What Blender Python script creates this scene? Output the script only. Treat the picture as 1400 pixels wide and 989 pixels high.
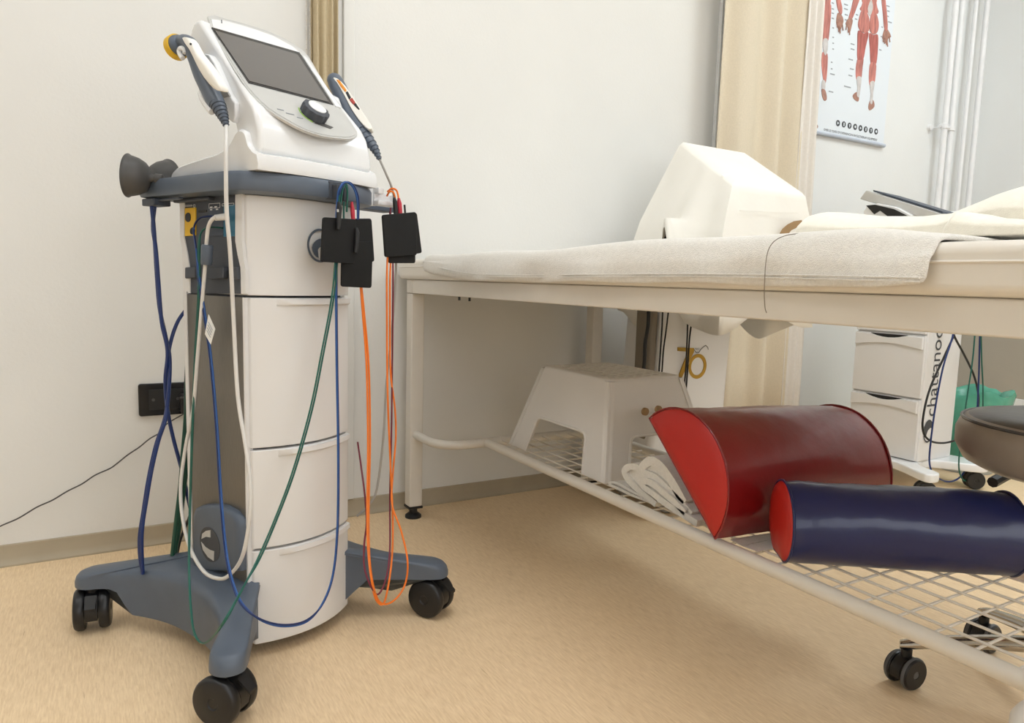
import bpy, bmesh, math, random
from mathutils import Vector, Matrix, noise
random.seed(7)
S = bpy.context.scene
for o in list(bpy.data.objects): bpy.data.objects.remove(o)
COL = S.collection

# ------------------------------------------------------------------ camera
F, PITCH, ROLL, YAW = 975.0, 0.112996, -0.0268376, 0.527916
CAM = Vector((0, 0, 0.70))
def _axes():
    cy, sy = math.cos(YAW), math.sin(YAW)
    right, fwd, down = Vector((cy, -sy, 0)), Vector((sy, cy, 0)), Vector((0, 0, -1))
    f2 = fwd*math.cos(PITCH) + down*math.sin(PITCH)
    d2 = down*math.cos(PITCH) - fwd*math.sin(PITCH)
    r3 = right*math.cos(ROLL) + d2*math.sin(ROLL)
    d3 = d2*math.cos(ROLL) - right*math.sin(ROLL)
    return r3, d3, f2
AR, AD, AF = _axes()
cd = bpy.data.cameras.new('camera'); cam = bpy.data.objects.new('camera', cd); COL.objects.link(cam)
cd.sensor_fit = 'HORIZONTAL'; cd.sensor_width = 36; cd.lens = F/1400*36; cd.clip_start = 0.02
M3 = Matrix((AR, -AD, -AF)).transposed()
cam.matrix_world = Matrix.Translation(CAM) @ M3.to_4x4()
S.camera = cam

# ------------------------------------------------------------------ world, light, exposure
w = bpy.data.worlds.new('world'); S.world = w; w.use_nodes = True
w.node_tree.nodes['Background'].inputs[0].default_value = (0.95, 0.97, 1, 1)
w.node_tree.nodes['Background'].inputs[1].default_value = 3.0
S.view_settings.view_transform = 'Standard'; S.view_settings.look = 'None'
S.view_settings.gamma = 1; S.view_settings.use_curve_mapping = False
S.view_settings.exposure = -0.07
CEIL = 2.7
# ceiling LED panels: (x, y, watts, colour)
LED = [(0.55, 0.75, 7.8, (0.96, 0.985, 1.0)), (-1.1, 0.95, 5.2, (0.96, 0.985, 1.0)),
       (2.75, 0.70, 12.5, (0.89, 0.97, 1.0)), (1.2, -1.1, 7.0, (0.96, 0.985, 1.0))]
LED_LABEL = ['square ceiling lamp panel above the nearer trolley', 'square ceiling lamp panel above the bare floor by the socket wall',
             'square ceiling lamp panel above the far trolley by the pipes', 'square ceiling lamp panel close to the added window']

# ------------------------------------------------------------------ pixel -> place helpers
def ray(px, py): return AR*((px-700)/F) + AD*((py-494.5)/F) + AF
def atZ(px, py, z=0.0): r = ray(px, py); return CAM + r*((z-CAM.z)/r.z)
def atY(px, py, Y): r = ray(px, py); return CAM + r*(Y/r.y)
def atX(px, py, X): r = ray(px, py); return CAM + r*(X/r.x)
TH = math.radians(23); CU = Vector((math.cos(TH), math.sin(TH), 0)); CV = Vector((-math.sin(TH), math.cos(TH), 0))
CO = Vector((0.281, 1.439, 0))
def cl(P): d = P-CO; return Vector((d.dot(CU), d.dot(CV), d.z))          # world -> cart coordinates
def cw(l): return CO + CU*l[0] + CV*l[1] + Vector((0, 0, l[2]))            # cart -> world
def lx(px, py, a): r = ray(px, py); return cl(CAM + r*((a-(CAM-CO).dot(CU))/r.dot(CU)))
def ly(px, py, b): r = ray(px, py); return cl(CAM + r*((b-(CAM-CO).dot(CV))/r.dot(CV)))
def onplane(px, py, p0, n): r = ray(px, py); return CAM + r*((p0-CAM).dot(n)/r.dot(n))

# ------------------------------------------------------------------ materials
MATS = {}
def mat(name, col, rough=0.5, metal=0.0, noise_scale=None, noise_amt=0.05, bump=0.0, bump_scale=200, coat=0.0, stretch=None, trans=0.0, alpha=1.0, sheen=0.0, spec=0.5):
    m = bpy.data.materials.new(name); m.use_nodes = True; MATS[name] = m
    nt = m.node_tree; b = nt.nodes['Principled BSDF']
    b.inputs['Base Color'].default_value = (*col, 1); b.inputs['Roughness'].default_value = rough
    b.inputs['Metallic'].default_value = metal; b.inputs['Coat Weight'].default_value = coat
    b.inputs['Transmission Weight'].default_value = trans; b.inputs['Alpha'].default_value = alpha
    b.inputs['Sheen Weight'].default_value = sheen; b.inputs['Specular IOR Level'].default_value = spec
    tc = nt.nodes.new('ShaderNodeTexCoord'); mp = nt.nodes.new('ShaderNodeMapping')
    nt.links.new(tc.outputs['Object'], mp.inputs['Vector'])
    if stretch: mp.inputs['Scale'].default_value = stretch
    n = nt.nodes.new('ShaderNodeTexNoise'); n.inputs['Scale'].default_value = noise_scale or 12
    n.inputs['Detail'].default_value = 5; nt.links.new(mp.outputs['Vector'], n.inputs['Vector'])
    r = nt.nodes.new('ShaderNodeValToRGB')
    k = noise_amt
    r.color_ramp.elements[0].position = 0.3; r.color_ramp.elements[1].position = 0.7
    r.color_ramp.elements[0].color = (*[max(0, c*(1-k)) for c in col], 1)
    r.color_ramp.elements[1].color = (*[min(1, c*(1+k)) for c in col], 1)
    nt.links.new(n.outputs['Fac'], r.inputs['Fac']); nt.links.new(r.outputs['Color'], b.inputs['Base Color'])
    if bump:
        n2 = nt.nodes.new('ShaderNodeTexNoise'); n2.inputs['Scale'].default_value = bump_scale; n2.inputs['Detail'].default_value = 4
        nt.links.new(mp.outputs['Vector'], n2.inputs['Vector'])
        bp = nt.nodes.new('ShaderNodeBump'); bp.inputs['Strength'].default_value = bump; bp.inputs['Distance'].default_value = 0.004
        nt.links.new(n2.outputs['Fac'], bp.inputs['Height']); nt.links.new(bp.outputs['Normal'], b.inputs['Normal'])
    return m
def srgb(r, g, b): return tuple(((c/255)/12.92 if c/255 <= .04045 else ((c/255+.055)/1.055)**2.4) for c in (r, g, b))

mat('wall', srgb(229, 228, 224), 0.75, noise_scale=3, noise_amt=0.02, bump=0.08, bump_scale=140)
mat('wall_cool', srgb(233, 234, 233), 0.7, noise_scale=3, noise_amt=0.02, bump=0.08, bump_scale=140)
mat('wall_shade', srgb(176, 168, 154), 0.5, noise_scale=8, noise_amt=0.03)  # shaded tone of the lower right wall, put into the colour
mat('ceiling', srgb(238, 237, 232), 0.9)
mat('baseboard', srgb(172, 160, 138), 0.55, noise_scale=8, noise_amt=0.06)
mat('white_plastic', srgb(232, 231, 230), 0.38, noise_scale=6, noise_amt=0.01)
mat('gloss_white', srgb(236, 237, 238), 0.22, noise_scale=6, noise_amt=0.01, coat=0.2)
mat('slate', srgb(88, 98, 112), 0.42, noise_scale=30, noise_amt=0.04)
mat('slate_dark', srgb(66, 74, 88), 0.5, noise_scale=30, noise_amt=0.05)
mat('charcoal', srgb(68, 72, 80), 0.55, noise_scale=30, noise_amt=0.05)
mat('steel', srgb(128, 124, 118), 0.42, metal=0.75, noise_scale=60, noise_amt=0.06, stretch=(1, 14, 1))
mat('silver', srgb(205, 205, 203), 0.35, metal=0.25, noise_scale=30, noise_amt=0.02)
mat('screen', srgb(92, 88, 86), 0.12, noise_scale=2, noise_amt=0.03, spec=0.7)
mat('black_gloss', srgb(16, 17, 22), 0.2, noise_amt=0.1)
mat('black', srgb(20, 20, 22), 0.5, noise_scale=40, noise_amt=0.15)
mat('rubber_pad', srgb(19, 19, 20), 0.62, noise_scale=60, noise_amt=0.15, spec=0.3)
mat('rubber_grey', srgb(78, 77, 76), 0.5, noise_scale=20, noise_amt=0.06)
mat('yellow', srgb(228, 182, 30), 0.4, noise_amt=0.04)
mat('teal', srgb(38, 110, 140), 0.4, noise_amt=0.05)
mat('orange_label', srgb(238, 150, 40), 0.45, noise_scale=140, noise_amt=0.2)
mat('red_label', srgb(170, 60, 50), 0.45)
mat('cable_white', srgb(222, 220, 216), 0.4)
mat('cable_grey', srgb(168, 165, 160), 0.4)
mat('cable_blue', srgb(36, 84, 152), 0.35)
mat('cable_navy', srgb(20, 46, 104), 0.35)
mat('cable_green', srgb(18, 92, 80), 0.35)
mat('cable_darkgreen', srgb(14, 72, 56), 0.35)
mat('cable_orange', srgb(244, 126, 34), 0.35)
mat('cable_maroon', srgb(112, 24, 48), 0.35)
mat('cable_red', srgb(190, 38, 60), 0.35)
mat('metal_white', srgb(226, 220, 210), 0.35, noise_scale=20, noise_amt=0.015, coat=0.15)
mat('vinyl_cream', srgb(232, 226, 216), 0.28, noise_scale=6, noise_amt=0.015, bump=0.05, bump_scale=60, coat=0.2)
mat('terry', srgb(240, 236, 228), 0.95, noise_scale=160, noise_amt=0.05, bump=0.6, bump_scale=650, sheen=0.4)
mat('terry_soft', srgb(245, 240, 226), 0.95, noise_scale=120, noise_amt=0.03, bump=0.25, bump_scale=600, sheen=0.4)
mat('sheet', srgb(243, 240, 232), 0.85, noise_scale=10, noise_amt=0.015, bump=0.15, bump_scale=30)
mat('sheet_print', srgb(166, 136, 98), 0.85)
mat('stool_plastic', srgb(228, 224, 219), 0.5, noise_scale=8, noise_amt=0.015, bump=0.1, bump_scale=300)
mat('red_vinyl', srgb(128, 22, 26), 0.3, noise_scale=7, noise_amt=0.08, bump=0.25, bump_scale=22, coat=0.25)
mat('red_vinyl_end', srgb(190, 38, 28), 0.42, noise_scale=8, noise_amt=0.05, bump=0.1, bump_scale=30)
mat('blue_vinyl', srgb(22, 32, 82), 0.3, noise_scale=7, noise_amt=0.08, bump=0.3, bump_scale=18, coat=0.2)
mat('curtain', srgb(220, 208, 186), 0.9, noise_scale=200, noise_amt=0.04, bump=0.2, bump_scale=400)
mat('curtain_dark', srgb(194, 178, 146), 0.9, noise_scale=200, noise_amt=0.04)
mat('sheer', srgb(228, 222, 214), 0.9, noise_scale=100, noise_amt=0.03)
mat('gold', srgb(176, 138, 42), 0.35, metal=0.3)
mat('ink', srgb(70, 72, 76), 0.6)
mat('ink_light', srgb(160, 164, 170), 0.6)
mat('taupe', srgb(132, 122, 108), 0.5)
mat('poster_paper', srgb(228, 234, 240), 0.4, noise_scale=5, noise_amt=0.01)
mat('poster_rod', srgb(190, 197, 210), 0.35)
mat('muscle', srgb(192, 122, 112), 0.6, noise_scale=26, noise_amt=0.35, stretch=(3.0, 1, .55))
mat('muscle_dark', srgb(176, 98, 90), 0.6, noise_scale=30, noise_amt=0.3, stretch=(3, 1, .5))
mat('tendon', srgb(205, 200, 198), 0.6, noise_scale=50, noise_amt=0.12)
mat('hand_tone', srgb(168, 124, 108), 0.6, noise_scale=60, noise_amt=0.2)
mat('pipe', srgb(235, 235, 236), 0.35)
mat('chrome', srgb(190, 186, 180), 0.12, metal=1.0, noise_amt=0.03)
mat('seat_grey', srgb(152, 143, 134), 0.35, noise_scale=10, noise_amt=0.05, bump=0.12, bump_scale=50)
mat('seat_black', srgb(84, 82, 82), 0.3, noise_scale=10, noise_amt=0.08, bump=0.12, bump_scale=50)
mat('bag', srgb(92, 176, 150), 0.25, noise_scale=14, noise_amt=0.15, bump=0.6, bump_scale=18, alpha=0.8)
mat('bin', srgb(170, 172, 168), 0.4)
mat('tag_paper', srgb(240, 240, 238), 0.6)
mat('knob_green', srgb(150, 190, 90), 0.4)
mat('wheel_black', srgb(24, 24, 26), 0.38, noise_scale=30, noise_amt=0.1)
mat('tyre_grey', srgb(95, 96, 98), 0.5)

# floor: streaked linoleum, streaks run along Y
def floor_mat():
    m = bpy.data.materials.new('floor_lino'); m.use_nodes = True; nt = m.node_tree; b = nt.nodes['Principled BSDF']
    tc = nt.nodes.new('ShaderNodeTexCoord')
    def nz(scale, sc, detail, lo, hi, ca, cb):
        mp = nt.nodes.new('ShaderNodeMapping'); mp.inputs['Scale'].default_value = sc
        nt.links.new(tc.outputs['Object'], mp.inputs['Vector'])
        n = nt.nodes.new('ShaderNodeTexNoise'); n.inputs['Scale'].default_value = scale; n.inputs['Detail'].default_value = detail
        n.inputs['Roughness'].default_value = 0.65; n.inputs['Distortion'].default_value = 0.3
        nt.links.new(mp.outputs['Vector'], n.inputs['Vector'])
        r = nt.nodes.new('ShaderNodeValToRGB'); r.color_ramp.elements[0].position = lo; r.color_ramp.elements[1].position = hi
        r.color_ramp.elements[0].color = (*ca, 1); r.color_ramp.elements[1].color = (*cb, 1)
        nt.links.new(n.outputs['Fac'], r.inputs['Fac']); return n, r
    n1, r1 = nz(1, (300, 30, 1), 4, 0.30, 0.72, srgb(224, 194, 153), srgb(248, 222, 184))
    n2, r2 = nz(1, (120, 11, 1), 4, 0.25, 0.335, (0.72, 0.66, 0.58), (1, 1, 1))
    n3, r3 = nz(1.3, (1, .6, 1), 3, 0.3, 0.7, (0.95, 0.95, 0.95), (1.03, 1.03, 1.03))
    mx = nt.nodes.new('ShaderNodeMix'); mx.data_type = 'RGBA'; mx.blend_type = 'MULTIPLY'; mx.inputs[0].default_value = 1
    nt.links.new(r1.outputs['Color'], mx.inputs[6]); nt.links.new(r2.outputs['Color'], mx.inputs[7])
    mx2 = nt.nodes.new('ShaderNodeMix'); mx2.data_type = 'RGBA'; mx2.blend_type = 'MULTIPLY'; mx2.inputs[0].default_value = 1
    nt.links.new(mx.outputs[2], mx2.inputs[6]); nt.links.new(r3.outputs['Color'], mx2.inputs[7])
    nt.links.new(mx2.outputs[2], b.inputs['Base Color']); b.inputs['Roughness'].default_value = 0.55
    bp = nt.nodes.new('ShaderNodeBump'); bp.inputs['Strength'].default_value = 0.06; bp.inputs['Distance'].default_value = 0.002
    nt.links.new(n1.outputs['Fac'], bp.inputs['Height']); nt.links.new(bp.outputs['Normal'], b.inputs['Normal'])
    MATS['floor_lino'] = m
floor_mat()
def emit_mat(name, col, s):
    m = bpy.data.materials.new(name); m.use_nodes = True; nt = m.node_tree; nt.nodes.clear()
    e = nt.nodes.new('ShaderNodeEmission'); o = nt.nodes.new('ShaderNodeOutputMaterial')
    e.inputs[0].default_value = (*col, 1); e.inputs[1].default_value = s
    nt.links.new(e.outputs[0], o.inputs[0]); MATS[name] = m

# ------------------------------------------------------------------ mesh helpers
class MB:
    def __init__(s): s.v = []; s.f = []
    def add(s, vs, fs):
        b = len(s.v); s.v += [Vector(p) for p in vs]; s.f += [tuple(i+b for i in f) for f in fs]; return s
    def box(s, lo, hi):
        x0, y0, z0 = lo; x1, y1, z1 = hi
        return s.add([(x0,y0,z0),(x1,y0,z0),(x1,y1,z0),(x0,y1,z0),(x0,y0,z1),(x1,y0,z1),(x1,y1,z1),(x0,y1,z1)],
                     [(3,2,1,0),(4,5,6,7),(0,1,5,4),(1,2,6,5),(2,3,7,6),(3,0,4,7)])
    def loft(s, rings, close=True, cap0=True, cap1=True):
        n = len(rings[0]); vs = [p for r in rings for p in r]; fs = []
        for i in range(len(rings)-1):
            for j in range(n if close else n-1):
                k = (j+1) % n
                fs.append((i*n+j, i*n+k, (i+1)*n+k, (i+1)*n+j))
        if cap0: fs.append(tuple(range(n-1, -1, -1)))
        if cap1: fs.append(tuple(range((len(rings)-1)*n, len(rings)*n)))
        return s.add(vs, fs)
    def tube(s, pts, r, n=8, cap=True):
        pts = [Vector(p) for p in pts]; rings = []
        rr = r if isinstance(r, (list, tuple)) else [r]*len(pts)
        t0 = (pts[1]-pts[0]).normalized()
        up = Vector((0, 0, 1)) if abs(t0.z) < 0.9 else Vector((1, 0, 0))
        a = t0.cross(up).normalized()
        for i, p in enumerate(pts):
            t = (pts[min(i+1, len(pts)-1)]-pts[max(i-1, 0)])
            if t.length < 1e-9: t = t0.copy()
            t.normalize()
            a = (a - t*a.dot(t));
            if a.length < 1e-6: a = t.orthogonal()
            a.normalize(); b = t.cross(a)
            rings.append([p + (a*math.cos(2*math.pi*k/n) + b*math.sin(2*math.pi*k/n))*rr[i] for k in range(n)])
        return s.loft(rings, True, cap, cap)
    def cyl(s, p0, p1, r, n=24, r1=None): return s.tube([p0, p1], [r, r if r1 is None else r1], n)
    def lathe(s, prof, origin, axis, n=32):   # prof: (dist along axis, radius)
        ax = Vector(axis).normalized(); a = ax.orthogonal().normalized(); b = ax.cross(a); o = Vector(origin)
        rings = [[o + ax*d + (a*math.cos(2*math.pi*k/n)+b*math.sin(2*math.pi*k/n))*max(r, 1e-4) for k in range(n)] for d, r in prof]
        return s.loft(rings)
    def prism(s, poly, fn, d0, d1):           # poly 2D, fn(u,v,d)->xyz
        return s.loft([[fn(u, v, d0) for u, v in poly], [fn(u, v, d1) for u, v in poly]])
    def build(s, name, m, parent=None, bevel=0, seg=2, smooth=35, subsurf=0, loc=None):
        me = bpy.data.meshes.new(name)
        off = Vector(loc) if loc is not None else Vector((0, 0, 0))
        me.from_pydata([tuple(v-off) for v in s.v], [], s.f); me.update()
        bm = bmesh.new(); bm.from_mesh(me); bmesh.ops.recalc_face_normals(bm, faces=bm.faces); bm.to_mesh(me); bm.free()
        if smooth:
            me.shade_smooth(); me.set_sharp_from_angle(angle=math.radians(smooth))
        me.materials.append(MATS[m])
        o = bpy.data.objects.new(name, me); COL.objects.link(o); o.location = off
        if parent: o.parent = parent
        if bevel:
            md = o.modifiers.new('bevel', 'BEVEL'); md.width = bevel; md.segments = seg; md.limit_method = 'ANGLE'; md.angle_limit = math.radians(30)
            md.harden_normals = False
            me.shade_smooth()
            bm = bmesh.new(); bm.from_mesh(me)
            for e in bm.edges: e.smooth = True
            bm.to_mesh(me); bm.free()
            wn = o.modifiers.new('wn', 'WEIGHTED_NORMAL'); wn.keep_sharp = False
        if subsurf:
            md = o.modifiers.new('sub', 'SUBSURF'); md.levels = subsurf; md.render_levels = subsurf
        return o
def tag(o, label, cat, group=None):
    o['label'] = label; o['category'] = cat
    if group: o['group'] = group
    return o
def struct(o): o['kind'] = 'structure'; return o
def thing(name, label, cat, loc=(0, 0, 0), rz=0, group=None):
    e = bpy.data.objects.new(name, None); COL.objects.link(e); e.location = loc; e.rotation_euler = (0, 0, rz); e.empty_display_size = 0.05
    return tag(e, label, cat, group)
def crom(pts, n=8):
    P = [Vector(p) for p in pts]
    if len(P) < 3: return P
    Q = [P[0]*2-P[1]] + P + [P[-1]*2-P[-2]]; out = []
    for i in range(1, len(Q)-2):
        p0, p1, p2, p3 = Q[i-1:i+3]
        for k in range(n):
            t = k/n
            out.append(0.5*((2*p1) + (p2-p0)*t + (2*p0-5*p1+4*p2-p3)*t*t + (3*p1-p0-3*p2+p3)*t**3))
    out.append(P[-1]); return out
def rrect(x0, y0, x1, y1, r, n=5):
    out = []
    for cx, cy, a0 in ((x1-r, y1-r, 0), (x0+r, y1-r, 90), (x0+r, y0+r, 180), (x1-r, y0+r, 270)):
        for k in range(n+1):
            a = math.radians(a0+90*k/n); out.append((cx+r*math.cos(a), cy+r*math.sin(a)))
    return out
def smooth_poly(pts, n=4):
    P = [Vector((p[0], p[1])) for p in pts]; N = len(P); out = []
    for i in range(N):
        p0, p1, p2, p3 = P[i-1], P[i], P[(i+1) % N], P[(i+2) % N]
        for k in range(n):
            t = k/n
            q = 0.5*((2*p1) + (p2-p0)*t + (2*p0-5*p1+4*p2-p3)*t*t + (3*p1-p0-3*p2+p3)*t**3)
            out.append((q.x, q.y))
    return out
def text_mesh(txt, size):
    c = bpy.data.curves.new('txt', 'FONT'); c.body = txt; c.size = size; c.align_x = 'LEFT'; c.resolution_u = 3
    o = bpy.data.objects.new('txt', c); COL.objects.link(o)
    bpy.context.view_layer.update()
    me = bpy.data.meshes.new_from_object(o.evaluated_get(bpy.context.evaluated_depsgraph_get()))
    bpy.data.objects.remove(o)
    mb = MB(); mb.add([v.co.copy() for v in me.vertices], [tuple(p.vertices) for p in me.polygons]); bpy.data.meshes.remove(me)
    return mb
def place(mb, origin, ex, ey):
    ez = Vector(ex).cross(Vector(ey))
    mb.v = [Vector(origin) + Vector(ex)*p.x + Vector(ey)*p.y + ez*p.z for p in mb.v]; return mb

# ------------------------------------------------------------------ room
XL, XR, YF, YB = -1.9, 3.78, -2.3, 1.99
struct(MB().box((XL, YF, -0.05), (XR, YB, 0)).build('floor', 'floor_lino', smooth=0))
struct(MB().box((XL, YF, CEIL), (XR, YB, CEIL+0.05)).build('ceiling', 'ceiling', smooth=0))
struct(MB().box((XL-.1, YB, 0), (2.3, YB+.1, CEIL)).build('wall_back', 'wall', smooth=0))
struct(MB().box((2.3, YB, 0), (XR+.1, YB+.1, CEIL)).build('wall_back_bay', 'wall_cool', smooth=0))
struct(MB().box((XR, YF-.1, 0), (XR+.1, YB, CEIL)).build('wall_right', 'wall_cool', smooth=0))
struct(MB().box((XL-.1, YF-.1, 0), (XL, YB, CEIL)).build('wall_left', 'wall', smooth=0))
WX0, WX1, WZ0, WZ1 = -.9, 2.2, .85, 2.3  # unseen window opening, added behind the camera for low fill light
struct(MB().box((XL, YF-.1, 0), (XR, YF, WZ0)).box((XL, YF-.1, WZ1), (XR, YF, CEIL)).box((XL, YF-.1, WZ0), (WX0, YF, WZ1)).box((WX1, YF-.1, WZ0), (XR, YF, WZ1)).build('wall_front', 'wall', smooth=0))
wn = MB()
for x in (WX0, (WX0+WX1)/2-.025, WX1-.05): wn.box((x, YF-.08, WZ0), (x+.05, YF-.03, WZ1))
for z in (WZ0, WZ1-.05): wn.box((WX0, YF-.08, z), (WX1, YF-.03, z+.05))
struct(wn.build('fill_window', 'metal_white', bevel=.004))
def coved(x0, x1, name):
    prof = [(0, 0), (-.014, 0), (-.014, .004), (-.008, .010), (-.005, .02), (-.004, .049), (0, .051)]
    mb = MB(); mb.loft([[(x, YB+p[0], p[1]) for p in prof] for x in (x0, x1)])
    return struct(mb.build(name, 'baseboard', smooth=30))
coved(XL, XR, 'baseboard_back')
struct(MB().box((XR-.012, YF, 0), (XR, YB-.02, .205)).build('baseboard_right', 'wall_cool', bevel=.003))
struct(MB().box((XR-.006, YF, .205), (XR, YB-.02, .80)).build('shade_panel', 'wall_shade', bevel=.002))  # added panel; its taupe stands in for shade low on the right wall
# ceiling lamps
for i, (x, y, wt, c) in enumerate(LED):
    t = thing('ceiling_lamp', LED_LABEL[i], 'lamp', (x, y, CEIL), 0, 'ceiling lamp panels')
    h = .42
    fr = MB()
    for a, b in (((-h-.02, -h-.02), (h+.02, -h)), ((-h-.02, h), (h+.02, h+.02)), ((-h-.02, -h), (-h, h)), ((h, -h), (h+.02, h))):
        fr.box((a[0], a[1], -.025), (b[0], b[1], 0))
    fr.build('lamp_frame', 'metal_white', t)
    emit_mat('led_%d' % i, c, wt)
    MB().box((-h, -h, -.02), (h, h, -.012)).build('diffuser', 'led_%d' % i, t, smooth=0)

# ------------------------------------------------------------------ wall fittings
def bead_chain(pts, label, r=.0022):
    t = thing('bead_chain', label, 'chain', pts[-1])
    for k in range(2):
        off = Vector((.009*k, 0, 0)); p0, p1 = pts[0]+off, pts[-1]+off
        n = int((p0-p1).length/.012); mb = MB()
        mb.tube([p0-pts[-1], p1-pts[-1]], .0007, 5)
        for i in range(n):
            c = p0 + (p1-p0)*(i/n) - pts[-1]
            mb.add([c+Vector(d)*r for d in ((1,0,0),(0,1,0),(-1,0,0),(0,-1,0),(0,0,1),(0,0,-1))],
                   [(0,1,4),(1,2,4),(2,3,4),(3,0,4),(1,0,5),(2,1,5),(3,2,5),(0,3,5)])
        o = mb.build('bead_strand', 'sheer', t, smooth=0)
# gathered curtain at the left
def pleats(x0, x1, y, amp, waves, z0, z1, nx=120, lean=0.0, thick=.004):
    rows = []
    for iz in range(9):
        z = z0+(z1-z0)*iz/8; row = []
        for i in range(nx+1):
            u = i/nx; x = x0+(x1-x0)*u
            a = amp*(0.75+.25*math.sin(u*7+1))*(1.1-.25*iz/8)
            row.append(Vector((x+lean*(1-iz/8)*u, y + a*math.sin(u*waves*2*math.pi + .5*math.sin(u*9)) + .006*math.sin(u*23+iz*.5), z)))
        rows.append(row)
    mb = MB(); mb.loft(rows, close=False, cap0=False, cap1=False); return mb
def solid(o, t):
    md = o.modifiers.new('solid', 'SOLIDIFY'); md.thickness = t; md.offset = 0; return o
c = pleats(.508, .577, 1.955, .016, 3.5, .02, 2.62).build('gathered_curtain', 'curtain_dark', smooth=80); solid(c, .002)
tag(c, 'narrow tan curtain gathered tight against the wall behind the trolley', 'curtain')
struct(MB().box((.60, 1.978, .052), (.632, 1.99, 2.69)).build('trim_1', 'wall', smooth=0, bevel=.004))
bead_chain([Vector((.497, 1.965, 2.6)), Vector((.497, 1.965, .35))], 'thin beaded cord hanging beside the gathered tan curtain')
bead_chain([Vector((1.975, 1.965, 2.6)), Vector((1.975, 1.965, .7))], 'thin beaded cord hanging beside the wide beige curtain')
# wide beige curtain
ct = thing('beige_curtain', 'wide beige curtain with pale lining edge hanging beside the wall poster', 'curtain', (2.25, 1.93, 0))
def cpart(nm, x0, x1, y, amp, waves, m, lean=0):
    mb = pleats(x0, x1, y, amp, waves, .03, 2.62, lean=lean); mb.v = [p-Vector((2.25, 1.93, 0)) for p in mb.v]
    o = mb.build(nm, m, ct, smooth=80); solid(o, .003)
cpart('curtain_fabric', 1.935, 2.345, 1.90, .030, 2.6, 'curtain')
cpart('lining_edge', 2.335, 2.42, 1.872, .012, 1.2, 'sheer', lean=.03)
mb = MB(); mb.tube([(-.33, .0, 2.64), (.25, .0, 2.64)], .012, 10); mb.build('curtain_rail', 'metal_white', ct)
struct(MB().box((1.992, 1.972, .052), (2.03, 1.99, 2.69)).build('trim_2', 'wall_cool', bevel=.004))
# socket, plug, wall cable
t = thing('wall_socket', 'black wall socket plate low on the wall behind the trolley', 'socket', (.14, 1.99, .378))
sc = Vector((.14, 1.99, .378))
MB().prism(rrect(-.059, -.041, .072, .041, .006), lambda u, v, d: (u, d, v), -.009, 0).build('plate', 'black_gloss', t, bevel=.002)
MB().prism(rrect(-.036, -.026, .05, .026, .003), lambda u, v, d: (u, d, v), -.012, -.008).build('insert', 'black', t, bevel=.001)
for dx in (-.02, .012, .036):
    MB().cyl((dx-.006, -.0125, 0), (dx-.006, -.011, 0), .004, 10).build('contact_hole', 'rubber_grey', t)
pg = thing('power_plug', 'black power plug with thin grey cord running along the wall', 'plug', (.19, 1.978, .37))
pp = Vector((.19, 1.978, .37))
MB().prism(rrect(-.017, -.026, .02, .022, .006), lambda u, v, d: (u, d, v), -.036, 0).build('plug_body', 'black', pg, bevel=.003)
MB().box((-.019, -.038, .014), (.022, -.034, .018)).build('plug_rim', 'rubber_grey', pg)
cp = [(228, 580), (222, 590), (205, 600), (190, 612), (175, 622), (160, 634), (150, 641), (130, 650), (112, 662), (92, 672), (72, 684), (50, 694), (25, 709), (0, 720), (-30, 736), (-70, 755)]
MB().tube([p-pp for p in crom([Vector((.191, 1.958, .347))]+[atY(*q, 1.975) for q in cp])], .0018, 6).build('cord', 'cable_grey' if 0 else 'rubber_grey', pg)

# poster
PY = 1.982
pc = Vector((2.73, PY, 1.33))
pt = thing('wall_poster', 'muscle anatomy wall poster with two standing figures', 'poster', pc)
def pX(px, py): p = atY(px, py, PY); return (p.x-pc.x, p.z-pc.z)
MB().box((-.335, 0, 0), (.288, .004, .98)).build('paper', 'poster_paper', pt, smooth=0)
MB().tube([(-.34, -.002, .004), (.292, -.002, .004)], .008, 12).build('bottom_rod', 'poster_rod', pt)
MB().tube([(-.34, -.002, .98), (.292, -.002, .98)], .008, 12).build('top_rod', 'poster_rod', pt)
def decal(nm, px_poly, m, d, sm=3, mirror=None):
    poly = [pX(*q) for q in px_poly]
    if sm: poly = smooth_poly(poly, sm)
    return MB().prism(poly, lambda u, v, q: (u, q, v), -d, 0).build(nm, m, pt, smooth=0)
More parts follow.
